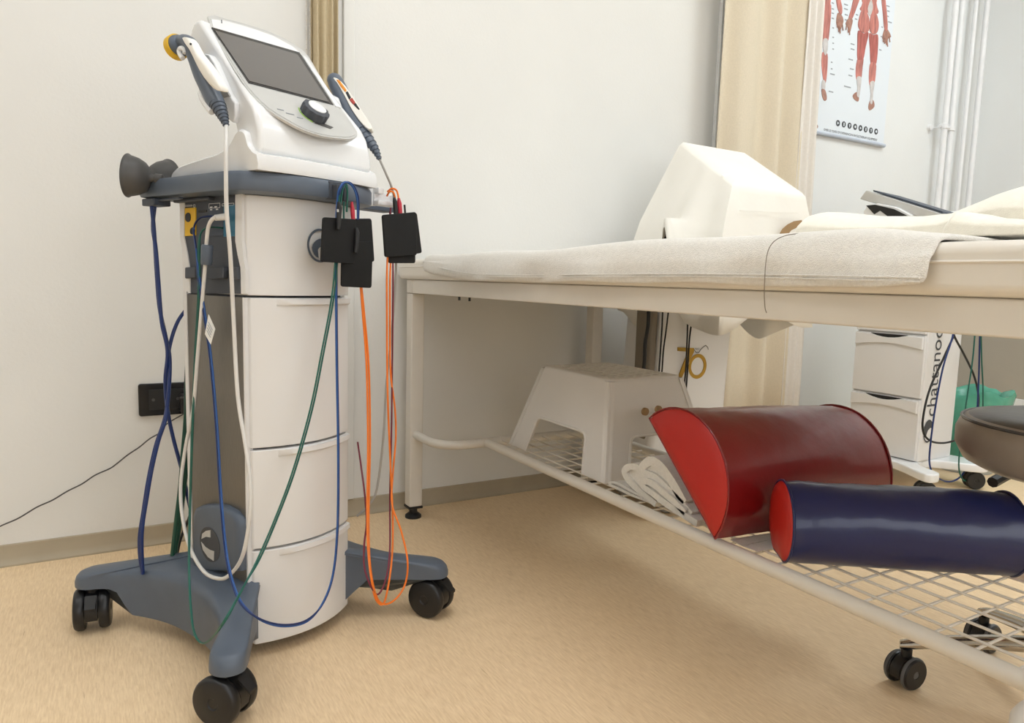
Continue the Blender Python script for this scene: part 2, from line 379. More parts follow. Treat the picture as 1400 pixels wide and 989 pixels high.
# back-view figure (pixels converted onto the poster plane)
fig_back = {
 'torso': ([(1180,-70),(1174,-20),(1179,4),(1176,14),(1200,19),(1198,4),(1202,-18),(1200,-70)], 'muscle'),
 'waist_fascia': ([(1190,0),(1186,12),(1189,22),(1193,12),(1192,2)], 'tendon'),
 'buttock_l': ([(1178,14),(1174,26),(1173,36),(1177,43),(1184,45),(1188,40),(1188,26),(1184,16)], 'muscle'),
 'buttock_r': ([(1191,19),(1189,30),(1189,42),(1194,47),(1199,44),(1201,34),(1199,22),(1196,18)], 'muscle'),
 'thigh_l': ([(1173,42),(1172,60),(1172,80),(1176,82),(1180,80),(1183,64),(1187,45),(1180,46)], 'muscle_dark'),
 'thigh_r': ([(1188,46),(1189,66),(1190,86),(1194,90),(1198,86),(1200,66),(1200,48),(1194,48)], 'muscle_dark'),
 'calf_l': ([(1173,79),(1170,92),(1170,105),(1172,110),(1177,108),(1179,92),(1180,79)], 'muscle'),
 'calf_r': ([(1190,86),(1188,98),(1188,112),(1190,118),(1195,114),(1197,100),(1197,87)], 'muscle'),
 'shin_l': ([(1171,106),(1172,120),(1171,130),(1174,133),(1176,120),(1177,106)], 'tendon'),
 'shin_r': ([(1189,113),(1190,128),(1189,140),(1192,142),(1193,128),(1195,112)], 'tendon'),
 'foot_l': ([(1171,126),(1166,130),(1167,135),(1173,139),(1174,131)], 'hand_tone'),
 'foot_r': ([(1190,136),(1187,146),(1189,151),(1195,146),(1194,138)], 'hand_tone'),
 'arm_l': ([(1176,-60),(1170,-20),(1164,10),(1160,25),(1164,27),(1171,10),(1178,-14),(1182,-60)], 'muscle'),
 'arm_r': ([(1200,-60),(1204,-10),(1207,20),(1209,40),(1213,40),(1212,18),(1209,-12),(1206,-60)], 'muscle'),
 'hand_l': ([(1160,25),(1156,32),(1158,36),(1161,45),(1164,35),(1165,27)], 'hand_tone'),
 'hand_r': ([(1209,40),(1206,52),(1209,54),(1212,62),(1214,53),(1218,50),(1213,40)], 'hand_tone'),
}
for i, (k, (poly, m)) in enumerate(fig_back.items()):
    decal('figure_'+k.split('_')[0], poly, m, .0012+.0003*(i % 5))
fig_front = {
 'pelvis': ([(1108,-60),(1108,6),(1122,20),(1135,5),(1138,-60)], 'muscle'),
 'thigh_l': ([(1106,4),(1108,30),(1111,60),(1115,58),(1120,22)], 'muscle_dark'),
 'thigh_r': ([(1122,20),(1121,40),(1124,56),(1131,58),(1134,40),(1136,8),(1130,8)], 'muscle'),
 'knee': ([(1125,54),(1125,68),(1128,76),(1131,68),(1131,54)], 'tendon'),
 'shin': ([(1124,72),(1123,90),(1126,112),(1129,112),(1131,92),(1131,74)], 'muscle'),
 'ankle': ([(1124,110),(1123,122),(1127,126),(1128,112)], 'tendon'),
 'foot': ([(1123,122),(1124,132),(1127,138),(1130,135),(1128,124)], 'hand_tone'),
 'arm': ([(1140,-60),(1142,-10),(1145,12),(1150,20),(1151,10),(1147,-10),(1146,-60)], 'muscle'),
 'hand': ([(1145,18),(1143,30),(1145,38),(1148,42),(1151,36),(1153,28),(1150,20)], 'hand_tone'),
}
for i, (k, (poly, m)) in enumerate(fig_front.items()):
    decal('figure_'+k.split('_')[0], poly, m, .0012+.0003*(i % 4))
# printed finger lines, captions, icons
mb = MB()
def dash(x, y, L, h=1.2):
    a, b = pX(x, y), pX(x+L, y+.18*L)
    z = (a[1]+b[1])/2
    mb.box((a[0], -.001, z-.0018*h), (b[0], 0, z+.0018*h))
for x, y, L in [(1154,6,5),(1154,12,5),(1155,20,4),(1155,27,3),(1170,20,3),(1169,26,3),(1163,60,5),(1163,67,5),(1160,81,6),(1162,94,5),(1160,103,5),(1154,118,9),
                (1212,8,4),(1213,15,3),(1212,22,3),(1214,30,5),(1205,37,2),(1204,50,3),(1202,68,3),(1137,25,3),(1138,38,2),(1138,51,2),(1138,59,2),(1138,67,2),(1136,85,2),(1136,94,2),
                (1135,101,6),(1133,125,6),(1117,51,5),(1115,80,4),(1115,88,2),(1115,95,2),(1114,126,4),(1137,12,3),(1137,18,3),(1137,4,3)]:
    dash(x, y, L)
mb.build('caption_print', 'ink_light', pt, smooth=0)
hl = MB()
for hx, hy, dx in [(1157,33,-1),(1159,37,0),(1161,40,0),(1207,50,0),(1209,52,0),(1212,56,1),(1215,50,1),(1144,30,0),(1146,36,0),(1148,38,0),(1151,34,1)]:
    a, b = pX(hx, hy), pX(hx+dx, hy+8)
    hl.tube([(a[0], -.0022, a[1]), (b[0], -.0022, b[1])], .0024, 4)
hl.build('finger_print', 'hand_tone', pt, smooth=0)
icx = [(1145.5,168.5),(1153.5,170.2),(1161.3,172),(1169,173.6),(1176.2,175.3),(1183.4,177),(1190.6,178.6),(1197.6,180)]
for k, q in enumerate(icx):
    a = pX(*q)
    ic = MB().cyl((a[0], -.0012, a[1]), (a[0], 0, a[1]), .0125, 20).build('icon_disc', 'ink', pt, smooth=0)
    g = MB()
    if k % 4 == 0: g.prism([(-.005,-.006),(.006,0),(-.005,.006)], lambda u, v, d: (a[0]+u, d, a[1]+v), -.0018, -.001)
    elif k % 4 == 1: g.prism(rrect(-.003,-.007,.003,.007,.002), lambda u, v, d: (a[0]+u, d, a[1]+v), -.0018, -.001)
    elif k % 4 == 2: g.box((a[0]-.002, -.0018, a[1]-.007), (a[0]+.002, -.001, a[1]+.007)).box((a[0]-.005, -.0018, a[1]+.001), (a[0]+.005, -.001, a[1]+.004))
    else: g.cyl((a[0], -.0018, a[1]), (a[0], -.001, a[1]), .0055, 12)
    g.build('icon_mark', 'poster_paper', ic, smooth=0)
a, b = pX(1126, 176.5), pX(1199, 192.5)
tm = text_mesh('OVER 20 YEARS OF EXPERIENCE IN PHYSIOTHERAPY EQUIPMENT', 1)
wd = max(p.x for p in tm.v); k = (b[0]-a[0])/wd
place(tm, (a[0], -.0008, (a[1]+b[1])/2-.004), (k, 0, 0), (0, 0, k*1.1)).build('slogan_print', 'ink', pt, smooth=0)
a = pX(1116.5, 173)
MB().cyl((a[0], -.001, a[1]), (a[0], 0, a[1]), .008, 12).build('logo_print', 'hand_tone', pt, smooth=0)

# pipes in the corner
for i, (x, y, r, lab) in enumerate([(3.385, 1.93, .0125, 'white heating pipe next to the wall poster'), (3.455, 1.94, .0125, 'white heating pipe held beside the one next to the poster'),
                          (3.575, 1.945, .010, 'thin white heating pipe standing third from the poster'), (3.64, 1.93, .0125, 'white heating pipe nearest the corner of the room')]):
    o = MB().tube([(x, y, .0), (x, y, 1.2), (x, y, CEIL)], r, 16).build('heating_pipe', 'pipe', loc=(x, y, 0)); tag(o, lab, 'pipe', 'heating pipes in the corner')
t = thing('pipe_clamp', 'white double clamp fixing two heating pipes to the wall', 'clamp', (3.42, 1.94, 1.455))
for dx in (-.035, .035):
    MB().lathe([(-.012, .0165), (.012, .0165)], (dx, -.01 if dx < 0 else 0, 0), (0, 0, 1), 16).build('clamp_ring', 'pipe', t, bevel=.002)
MB().cyl((-.035, .0, 0), (-.035, .05, 0), .005, 8).cyl((-.06, .0, 0), (.06, -.0, 0), .007, 8).build('clamp_bolt', 'pipe', t)
MB().cyl((-.06, .035, 0), (-.06, .05, 0), .014, 12).build('wall_rosette', 'pipe', t)

# ------------------------------------------------------------------ treatment table
TX0, TX1, TY0, TY1 = .765, 1.44, .15, 1.92
tb = thing('treatment_table', 'cream padded treatment table with white steel frame and wire shelf', 'table', (0, 0, 0))
MB().prism(rrect(TX0-.012, TY0-.04, TX1+.012, 1.972, .03), lambda u, v, d: (u, v, d), .696, .752).build('mattress', 'vinyl_cream', tb, bevel=.013, seg=4)
mb = MB()
sp = rrect(TX0-.0125, TY0-.0405, TX1+.0125, 1.9725, .03)
mb.tube([(p[0], p[1], .731) for p in sp+sp[:1]], .0018, 6).build('seam', 'vinyl_cream', tb)
ap = [((TX0, TY0+.041), (TX0+.03, TY1-.041)), ((TX1-.03, TY0+.041), (TX1, TY1-.041)), ((TX0, TY0+.0), (TX1, TY0+.04)), ((TX0, TY1-.04), (TX1, TY1))]
for a, b in ap: MB().box((a[0], a[1], .657), (b[0], b[1], .6955)).build('frame_rail', 'metal_white', tb, bevel=.003)
for x in (TX0, TX1-.04):
    for y in (TY0, TY1-.04):
        lg = MB().box((x, y, .036), (x+.04, y+.04, .6565)).build('leg', 'metal_white', tb, bevel=.004)
        f = MB(); cx, cy = x+.02, y+.02
        f.box((x-.001, y-.001, .03), (x+.041, y+.041, .036)); f.cyl((cx, cy, .012), (cx, cy, .03), .012, 14)
        f.lathe([(0, .024), (.007, .0235), (.014, .015)], (cx, cy, 0), (0, 0, 1), 20)
        f.build('foot', 'black', lg, smooth=40)
# shelf: end hoops, long rails and wires
ZS, RS = .25, .0125
def hoop(yl, yb, nm):
    R = .075; s = 1 if yb > yl else -1; x0, x1 = TX0+.02, TX1-.02; pts = [(x0, yl, ZS), (x0, yb-s*R, ZS)]
    for k in range(1, 7):
        a = math.radians(15*k); pts.append((x0+R-R*math.cos(a), yb-s*R+s*R*math.sin(a), ZS))
    pts2 = [(x0+x1-p[0], p[1], p[2]) for p in pts[::-1]]
    return MB().tube(pts+pts2, RS, 14).build(nm, 'metal_white', tb, smooth=60)
YE0, YE1 = .34, 1.715
hoop(TY1-.04, YE1, 'shelf_hoop'); hoop(TY0+.04, YE0, 'shelf_hoop')
XRL = .925; XRR = TX0+TX1-XRL
for x in (XRL, XRR): MB().tube([(x, YE0, ZS), (x, YE1, ZS)], RS, 14).build('shelf_rail', 'metal_white', tb, smooth=60)
wl = None
x = XRL+.045
lw = MB().tube([(0, YE0, ZS+.004), (0, YE1, ZS+.004)], .0021, 6); cwm = MB().tube([(XRL, 0, ZS), (XRR, 0, ZS)], .0021, 6)
first = None
nx = 7; dx = (XRR-XRL)/(nx+1)
for i in range(nx):
    o = lw.build('shelf_wire', 'metal_white', tb) if first is None else first.copy()
    if first is None: first = o
    else: COL.objects.link(o); o.parent = tb
    o.location.x = XRL+dx*(i+1)
first = None; ny = 26; dy = (YE1-YE0)/(ny+1)
for i in range(ny):
    o = cwm.build('cross_wire', 'metal_white', tb) if first is None else first.copy()
    if first is None: first = o
    else: COL.objects.link(o); o.parent = tb
    o.location.y = YE0+dy*(i+1)
dr = MB()
for q in ((628, 407), (642, 408)): p = atX(q[0], q[1], TX0+.01); dr.cyl((p.x, p.y, .648), (p.x, p.y, .66), .003, 8)
dr.build('rail_screw', 'black', tb)

# towel over the table top
def towel_top():
    NY, rows = 110, []
    for j in range(NY+1):
        u = j/NY; y = .425+(1.765-.425)*u
        wv = .004*math.sin(u*9+.5)+.003*math.sin(u*23+2)+.0025*math.sin(u*41)
        hem = .7000+.0025*math.sin(u*7)+.0015*math.sin(u*31)
        if u > .80: hem += (.018*((u-.80)/.2)**1.4)
        if u < .04: hem += .008*(1-u/.04)
        bulge = .004+.0035*math.sin(u*17+1)+.004*math.sin(u*29+.7)+.002*math.sin(u*61)
        ztop = .7572+min(1, u/.06)*(.0055+.0035*math.sin(u*5.3+.6)+.0022*math.sin(u*19)+.004*math.exp(-((u-.30)/.10)**2))
        xo = TX0-.014
        prof = [(xo-.003-bulge*1.1, hem), (xo-.003-bulge*.8, hem+.012), (xo-.003-bulge*.6, hem+.03), (xo-.002, .738), (xo+.004, .753), (xo+.016, ztop), (xo+.035, ztop+.001)]
        for k in range(1, 9): prof.append((xo+.035+.57*k/8, max(.7568, ztop-.003+.004*math.sin(k*1.9+u*11))))
        prof[-1] = (prof[-1][0], .7568)
        rows.append([Vector((px, y + .006*math.sin(i*.7)*(1 if j == NY else 0), pz)) for i, (px, pz) in enumerate(prof)])
    mb = MB(); mb.loft(rows, close=False, cap0=False, cap1=False); return mb
o = towel_top().build('bath_towel', 'terry', smooth=70, loc=(1.05, 1.1, .755)); solid(o, .007)
o.modifiers.new('sub', 'SUBSURF').render_levels = 1
tag(o, 'long cream terry towel spread along the treatment table and hanging over its edge', 'towel')
hm = MB()
for zo in (.010, .014):
    pts = []
    for j in range(60):
        u = j/59; y = .43+(1.70-.43)*u
        bulge = .004+.0035*math.sin(u*17+1)+.004*math.sin(u*29+.7)
        pts.append((TX0-.0225-bulge*.9, y, .7000+.0025*math.sin(u*7)+zo+(.018*((u-.8)/.2)**1.4 if u > .8 else 0)))
    hm.tube(pts, .0011, 5)
h = hm.build('hem_stitching', 'terry', loc=(1.05, 1.1, .755)); h.parent = o; h.location = (0, 0, 0)
# far corner bumps of the towel are its own; a loose thread lies over it
th = [atX(1095, 319, .775), atX(1075, 322, .752), atX(1060, 329, .742), atX(1051, 341, .739), atX(1047, 360, .738), atX(1045.5, 385, .738), atX(1045, 405, .748), atX(1046, 421, .757), atX(1048, 428, .760)]
o = MB().tube(crom(th), .0006, 5).build('loose_thread', 'taupe', loc=th[-1]); tag(o, 'single thin dark thread lying down the side of the table towel', 'thread')

# folded towels at the head of the table (right)
def yz_solid(pxs, X, x0, x1, zb, name, m, bevel=.012):
    P = [atX(px, py, X) for px, py in pxs]
    poly = [(p.y, max(p.z, zb)) for p in P]
    poly = [(poly[0][0], zb)] + poly + [(poly[-1][0], zb)]
    c = Vector((X, sum(p[0] for p in poly)/len(poly), zb))
    mb = MB(); n = 12
    rings = []
    cy_ = sum(p[0] for p in poly)/len(poly)
    for k in range(n+1):
        x = x0+(x1-x0)*(.5-.5*math.cos(math.pi*k/n)); a_ = abs(2*(x-x0)/(x1-x0)-1); q = 1-.45*a_**8; qy = 1-.035*a_**8
        rings.append([Vector((x, cy_+(y-cy_)*qy+.003*math.sin(x*25+z*40), zb+(z-zb)*q)) for y, z in poly])
    mb.loft(rings); return mb.build(name, m, bevel=bevel, seg=3, loc=c)
ZT = .764
o = yz_solid([(1129,312),(1128,304),(1130,297),(1137,291.5),(1148,290),(1165,291.5),(1190,295),(1230,296),(1280,296),(1330,291),(1352,281),(1375,271),(1398,260),(1425,252),(1460,252),(1500,265)], 1.06, .98, 1.34, ZT, 'folded_towel', 'terry_soft')
tag(o, 'thick soft cream towel folded over into a pillow at the table end', 'towel')
o = yz_solid([(1334,316),(1336,304),(1344,293),(1356,296),(1380,301),(1420,303),(1470,306)], .93, .86, .972, ZT, 'rolled_towel', 'terry_soft', .008)
tag(o, 'small cream towel tucked in front of the folded pillow towel', 'towel')

# ------------------------------------------------------------------ step stool on the shelf
ZW = ZS+.007
def step_stool():
    st = thing('step_stool', 'white plastic step stool with pierced top on the wire shelf', 'stool', (1.13, 1.44, ZW))
    H = .222; bx, by, tx, ty = .168, .215, .113, .145
    def hw(z): t = z/H; return bx+(tx-bx)*t, by+(ty-by)*t
    NS = 12
    # side walls: each face a curved panel with arch cut-out, built as polygon with hole-free outline
    def face(sign, axis, nm):
        w0 = (by if axis == 'x' else bx); w1 = (ty if axis == 'x' else tx)
        a = .60*w0; hh = .092; r = .022
        out = [(-w0, 0), (-a-.0, 0)]
        for k in range(6):
            q = math.radians(180-90*k/5); out.append((-a+.018+r+r*math.cos(q), hh-r+r*math.sin(q)))
        for k in range(6):
            q = math.radians(90-90*k/5); out.append((a-.018-r+r*math.cos(q), hh-r+r*math.sin(q)))
        out += [(a, 0), (w0, 0), (w1, H-.006), (-w1, H-.006)]
        def P(u, v, d):
            X, Y = hw(v)
            if axis == 'x': return (sign*(X-d), u, v)
            return (u, sign*(Y-d), v)
        MB().prism(out, P, 0, .005).build(nm, 'stool_plastic', st, smooth=30)
        arch = out[1:15]
        mb = MB(); 
        mb.tube([P(u, v, .0) for u, v in arch], .0035, 6); mb.build('arch_rim', 'stool_plastic', st)
    for s in (-1, 1): face(s, 'x', 'side_panel'); face(s, 'y', 'side_panel')
    # rounded corner posts
    for sx in (-1, 1):
        for sy in (-1, 1):
            rings = []
            for k in range(5):
                z = (H-.006)*k/4; X, Y = hw(z)
                rings.append([(sx*(X-.016+.018*math.cos(a)), sy*(Y-.016+.018*math.sin(a)), z) for a in [math.radians(90*i/6) for i in range(7)]] + [(sx*(X-.022), sy*(Y-.022), z)])
            MB().loft(rings).build('corner_leg', 'stool_plastic', st, smooth=50)
    # top with real holes
    nxh, nyh = 7, 9; mx, my = tx-.018, ty-.018
    mb = MB(); cxs = 2*mx/nxh; cys = 2*my/nyh
    for i in range(nxh):
        for j in range(nyh):
            cx, cy = -mx+cxs*(i+.5), -my+cys*(j+.5)
            R = .0092; sq = []; ci = []
            for k in range(16):
                a = 2*math.pi*k/16; ca, sa = math.cos(a), math.sin(a); m_ = max(abs(ca), abs(sa))
                sq.append((cx+cxs/2*ca/m_, cy+cys/2*sa/m_, H)); ci.append((cx+R*ca, cy+R*sa, H))
            mb.loft([sq, ci, [(p[0], p[1], H-.0015) for p in ci]], True, False, False)
    rim0 = [(u, v, H) for u, v in rrect(-mx, -my, mx, my, .0005, 1)]
    ro = rrect(-tx-.001, -ty-.001, tx+.001, ty+.001, .02, 6)
    mb.build('pierced_top', 'stool_plastic', st, smooth=20)
    fr = MB()
    for a, b in (((-tx+.006, -ty+.006), (tx-.006, -my)), ((-tx+.006, my), (tx-.006, ty-.006)), ((-tx+.006, -my), (-mx, my)), ((mx, -my), (tx-.006, my))):
        fr.box((a[0], a[1], H-.0015), (b[0], b[1], H))
    fr.build('top_border', 'stool_plastic', st, smooth=0)
    er = MB(); loop = rrect(-tx+.006, -ty+.006, tx-.006, ty-.006, .014, 6)
    er.tube([(u, v, H-.0065) for u, v in loop+loop[:2]], .0065, 8).build('top_edge', 'stool_plastic', st, smooth=80)
    # stickers
    for i, q in enumerate(((882, 563), (900, 560))):
        p = atY(q[0], q[1], 1.44-.19)
        MB().cyl((p.x-1.13, -.1935+.0, p.z-ZW), (p.x-1.13, -.187, p.z-ZW), .009, 14).build('sticker', 'gold' if 0 else 'sheet_print', st, smooth=0)
    return st
step_stool()

# ------------------------------------------------------------------ towels under the red bolster
def ribbon_towel(pxs, X, x0, x1, th, label, name='hand_towel', m='terry'):
    P = crom([Vector((0, *atX(px, py, X).yz)) for px, py in pxs], 6)
    L = []; Rr = []
    for i, p in enumerate(P):
        t = (P[min(i+1, len(P)-1)]-P[max(i-1, 0)]).normalized(); n = Vector((0, -t.z, t.y))
        L.append(p+n*th/2); Rr.append(p-n*th/2)
    zs_ = [q.z for q in L+Rr]; zmin, zmax = min(zs_), max(zs_)
    def fz(z): return ZW+(z-zmin)*(zmax-ZW)/(zmax-zmin) if zmin < ZW else z
    for q in L+Rr+P: q.z = fz(q.z)
    loop = L+Rr[::-1]; rings = []
    for k in range(8):
        x = x0+(x1-x0)*k/7
        rings.append([Vector((x, q.y+.004*math.sin(k*1.7+q.z*30), q.z+.0008*(1+math.sin(k*2.3+q.y*60)))) for q in loop])
    c0_ = Vector(((x0+x1)/2, P[0].y, ZW))
    o = MB().loft(rings).build(name, m, smooth=60, loc=c0_); tag(o, label, 'towel')
    # the folded layer lying inside the loop
    i0, i1 = int(len(P)*.12), int(len(P)*.5); N_ = len(P)
    mid = [P[i].lerp(P[N_-1-i], .5) for i in range(2, N_//2)]
    if len(mid) > 3 and th > .0085:
        wdt = [max(.001, (P[i]-P[N_-1-i]).length/2-th*.42) for i in range(2, N_//2)]
        up, dn = [], []
        for i, p in enumerate(mid):
            t = (mid[min(i+1, len(mid)-1)]-mid[max(i-1, 0)]).normalized(); n = Vector((0, -t.z, t.y)); up.append(p+n*wdt[i]); dn.append(p-n*wdt[i])
        lp = up+dn[::-1]
        f = MB().loft([[Vector((x, q.y, max(q.z, ZW+.001)))-c0_ for q in lp] for x in (x0+.006, (x0+x1)/2, x1-.006)]).build('inner_fold', m, o, smooth=60)
    return o
ribbon_towel([(893,693),(868,682),(848,673),(840,668),(842,663),(852,664),(870,674),(885,684)], .965, .955, 1.26, .009, 'thin white towel lying lowest of the folded pile on the shelf')
ribbon_towel([(905,702),(885,684),(868,664),(861,650),(866,640),(877,640),(886,652),(900,675),(912,696)], .965, .95, 1.24, .017, 'cream towel folded in a loop in the middle of the shelf pile')
ribbon_towel([(962,716),(930,697),(902,676),(886,665),(888,659),(900,662),(922,680),(945,702)], .955, .942, 1.2, .013, 'cream towel with stitched border at the front of the shelf pile')
ribbon_towel([(955,705),(928,676),(905,655),(889,648),(886,638),(896,630),(910,636),(925,655),(945,688)], .965, .948, 1.22, .019, 'thick cream towel curled over against the red bolster')
ribbon_towel([(1045,764),(1030,752),(1018,746),(1010,748),(1014,754),(1026,760)], .965, .95, 1.3, .007, 'crumpled grey white towel peeping out below the red bolster')

# ------------------------------------------------------------------ bolsters
def bolster(name, label, poly, axis, ey, ez, origin, L, m_body, m_end, pin=.004):
    e = thing(name, label, 'cushion', origin)
    ax, ey, ez = Vector(axis).normalized(), Vector(ey).normalized(), Vector(ez).normalized()
    n = 16; rings = []
    for k in range(n+1):
        s = L*k/n; q = 1.0 if 0 < k < n else .985
        rings.append([ax*s + ey*(u*q) + ez*(v*q) + (ey*u+ez*v).normalized()*(.0022*math.sin(i*.9+k*.8)*math.sin(k*1.3+i*.35)) for i, (u, v) in enumerate(poly)])
    MB().loft(rings).build('vinyl_cover', m_body, e, smooth=50)
    for s, sg in ((0, -1), (L, 1)):
        cx = sum(p[0] for p in poly)/len(poly); cy = sum(p[1] for p in poly)/len(poly)
        mb = MB(); rg = []
        for f_, d in ((.975, .001), (.93, .004), (.6, .0075), (.2, .0085)):
            rg.append([ax*(s+sg*d) + ey*(cx+(u-cx)*f_) + ez*(cy+(v-cy)*f_) for u, v in poly])
        mb.loft(rg).build('end_panel', m_end, e, smooth=60)
        pt_ = [ax*s + ey*u + ez*v for u, v in poly]
        MB().tube(pt_+pt_[:2], .0022, 6, False).build('piping', m_body, e)
    return e
# red: chord from foot on the rail (origin) leaning up-back; bulge faces the camera side
hc, sg = .132, .115
Rr_ = (hc*hc+sg*sg)/(2*sg); a0 = math.asin(min(1, hc/Rr_))
arc = []
for k in range(25):
    a = -a0+2*a0*k/24; arc.append((Rr_*math.sin(a)+hc, Rr_*math.cos(a)-(Rr_-sg)))
base = [(2*hc*(1-k/9), 0) for k in range(1, 9)]
polyr = arc+base
RAX = Vector((math.cos(.035), -math.sin(.035), -.046)).normalized()
REY = Vector((0, math.cos(math.radians(41)), math.sin(math.radians(41)))); REY = (REY-RAX*REY.dot(RAX)).normalized()
REZ = RAX.cross(REY)
if REZ.y > 0: REZ = -REZ
bolster('red_bolster', 'dark red vinyl half-round bolster leaning on the folded towels', polyr, RAX, REY, REZ, (.902, .840, .270), .435, 'red_vinyl', 'red_vinyl_end')
# blue: D-shaped roll
polyb = []
for k in range(44):
    a = 2*math.pi*k/44; u, v = .068*math.cos(a), .064+.066*math.sin(a); polyb.append((u, max(v, .004+.0012*math.cos(u*40))))
A = Vector((.288, -.207, 0)).normalized()
bolster('blue_bolster', 'navy blue vinyl roll bolster with red end lying on the wire shelf', polyb, A, (-A.y, A.x, 0), (0, 0, 1), (.958, .752, ZW), .345, 'blue_vinyl', 'red_vinyl_end')

# ------------------------------------------------------------------ wheeled round stool
def caster(parent, c, axis, dia, width, m='wheel_black', gap=.30, yoke=True, name='caster', tyre=None):
    c = Vector(c); ax = Vector(axis).normalized(); r = dia/2
    k = MB(); top = c+Vector((0, 0, r))
    fwd = ax.cross(Vector((0, 0, 1)))
    cc = Vector((c.x, c.y, r))
    hood = []
    for i in range(13):
        a = math.radians(-20+220*i/12); hood.append((math.cos(a)*(r*.93), math.sin(a)*(r*.93)))
    hood = [(u, v) for u, v in hood]
    k.prism(hood, lambda u, v, d: cc+fwd*u+Vector((0, 0, v))+ax*d, -width*gap/2, width*gap/2)
    k.cyl(cc+Vector((0, 0, r*.6)), cc+Vector((0, 0, r*1.35)), width*.2, 14)
    body = k.build(name, m, parent, smooth=50)
    for s in (-1, 1):
        w0, w1 = width*gap/2+.0015, width/2
        MB().lathe([(w0*s, r*.3), (w0*s, r*.94), ((w0+.004)*s, r), ((w1-.006)*s, r), ((w1-.002)*s, r*.95), (w1*s, r*.88), (w1*s, r*.25), ((w1-.002)*s, r*.2)], cc, ax, 36).build('wheel', m, body, smooth=40)
        if tyre: MB().lathe([((w0+.003)*s, r*.9), ((w0+.003)*s, r*1.01), ((w1-.005)*s, r*1.01), ((w1-.001)*s, r*.9)], cc, ax, 36).build('tyre', tyre, body, smooth=40)
    return body
HUB = Vector((1.36, .50, 0))
rs = thing('swivel_stool', 'round grey padded swivel stool on chrome castor base beside the table', 'stool', HUB)
SZ = .503
MB().lathe([(-.088, .05), (-.088, .150), (-.078, .170), (-.055, .182), (-.03, .183), (-.012, .176), (-.006, .166)], (0, 0, SZ), (0, 0, 1), 48).build('seat_side', 'seat_grey', rs, smooth=60)
MB().lathe([(-.012, .172), (-.004, .163), (.002, .13), (.004, .07), (.0045, .0)], (0, 0, SZ), (0, 0, 1), 48).build('seat_top', 'seat_black', rs, smooth=60)
pts = [(.1745*math.cos(a), .1745*math.sin(a), SZ-.010) for a in [2*math.pi*k/48 for k in range(50)]]
MB().tube(pts, .003, 6, False).build('seat_piping', 'seat_black', rs)
MB().cyl((0, 0, .10), (0, 0, .25), .025, 20).build('gas_column', 'black', rs)
MB().cyl((0, 0, .25), (0, 0, .40), .015, 20).build('piston', 'chrome', rs)
MB().box((-.07, -.07, .40), (.07, .07, .416)).build('seat_plate', 'black', rs, bevel=.004)
lv = [onplane(px, py, Vector((1.30, .66, 0)), Vector((0, 1, .0)))-HUB for px, py in ((1357, 660), (1375, 650), (1400, 640), (1425, 630))]
mb = MB(); mb.tube(lv+[Vector((0, .06, .405))], [.010, .010, .010, .009, .008], 8).build('height_lever', 'black', rs, smooth=40)
d1 = (Vector((1.232, .672, 0))-HUB).normalized(); ang0 = math.atan2(d1.y, d1.x); RB = .225
for k in range(5):
    a = ang0 - k*math.radians(72); d = Vector((math.cos(a), math.sin(a), 0))
    rings = []
    for i in range(11):
        u = i/10; rr = .02+(RB-.02+.012)*u; z = .118-.045*u**1.5; hw_ = .0145-.002*u; hh = .016-.005*u
        s = Vector((-d.y, d.x, 0)); c = d*rr+Vector((0, 0, z))
        if i == 10: hw_ *= .7; hh *= .7
        rings.append([c+s*(hw_*math.cos(q))+Vector((0, 0, hh*math.sin(q)*(1 if math.sin(q) > 0 else .8))) for q in [2*math.pi*j/14 for j in range(14)]])
    lg = MB().loft(rings).build('base_leg', 'chrome', rs, smooth=60)
    ca = a+math.radians([78, 35, 60, 20, 50][k]); axd = Vector((math.cos(ca), math.sin(ca), 0))
    if k == 0: axd = Vector((-.12, -.99, 0))
    caster(lg, d*RB, axd, .058, .046, tyre='tyre_grey', gap=.42)
MB().lathe([(0, .03), (.03, .034), (.05, .03)], (0, 0, .088), (0, 0, 1), 24).build('base_hub', 'chrome', rs, smooth=50)

# ------------------------------------------------------------------ draped machine behind the table
dm = thing('covered_machine', 'white treatment machine with gold number on its column under a cloth', 'machine', (1.65, 1.72, 0))
O1 = Vector((1.65, 1.72, 0))
YP = 1.66
def dp(px, py): p = atY(px, py, YP); return (p.x-O1.x, p.z)
l1, l2, r1, r2 = dp(901, 428), dp(893, 515), dp(997, 440), dp(985, 545)
rings = []
for z, a, b, f_ in ((.10, -.205, .165, -.09), (.20, -.185, .150, -.07), (.30, -.168, .142, -.062), (.45, -.160, .150, -.06), (.60, -.150, .158, -.06), (.80, -.148, .160, -.06)):
    rings.append([(x, y, z) for x, y in rrect(a, f_, b, .12, .02, 4)])
MB().loft(rings).build('column', 'white_plastic', dm, smooth=50)
MB().prism(rrect(-.182, -.045, -.155, .03, .008), lambda u, v, d: (u, v, d), .12, .80).build('side_panel', 'taupe', dm)
MB().prism(rrect(-.24, -.19, .22, .15, .05), lambda u, v, d: (u, v, d), .065, .11).build('base', 'white_plastic', dm, bevel=.015)
for sx in (-.19, .17):
    for sy in (-.14, .11): caster(dm, (sx*.75, sy*.8, 0), (.9, .4, 0), .062, .04, m='cable_grey')
MB().prism(rrect(-.09, -.14, .19, .06, .02), lambda u, v, d: (u, v, d), .80, .93).build('console_body', 'black', dm, bevel=.01)
MB().loft([[(x, -.17, .93), (x, .06, .93), (x, .06, 1.09), (x, .02, 1.10), (x, -.17, .955)] for x in (-.05, .20)]).build('console_head', 'white_plastic', dm, bevel=.012)
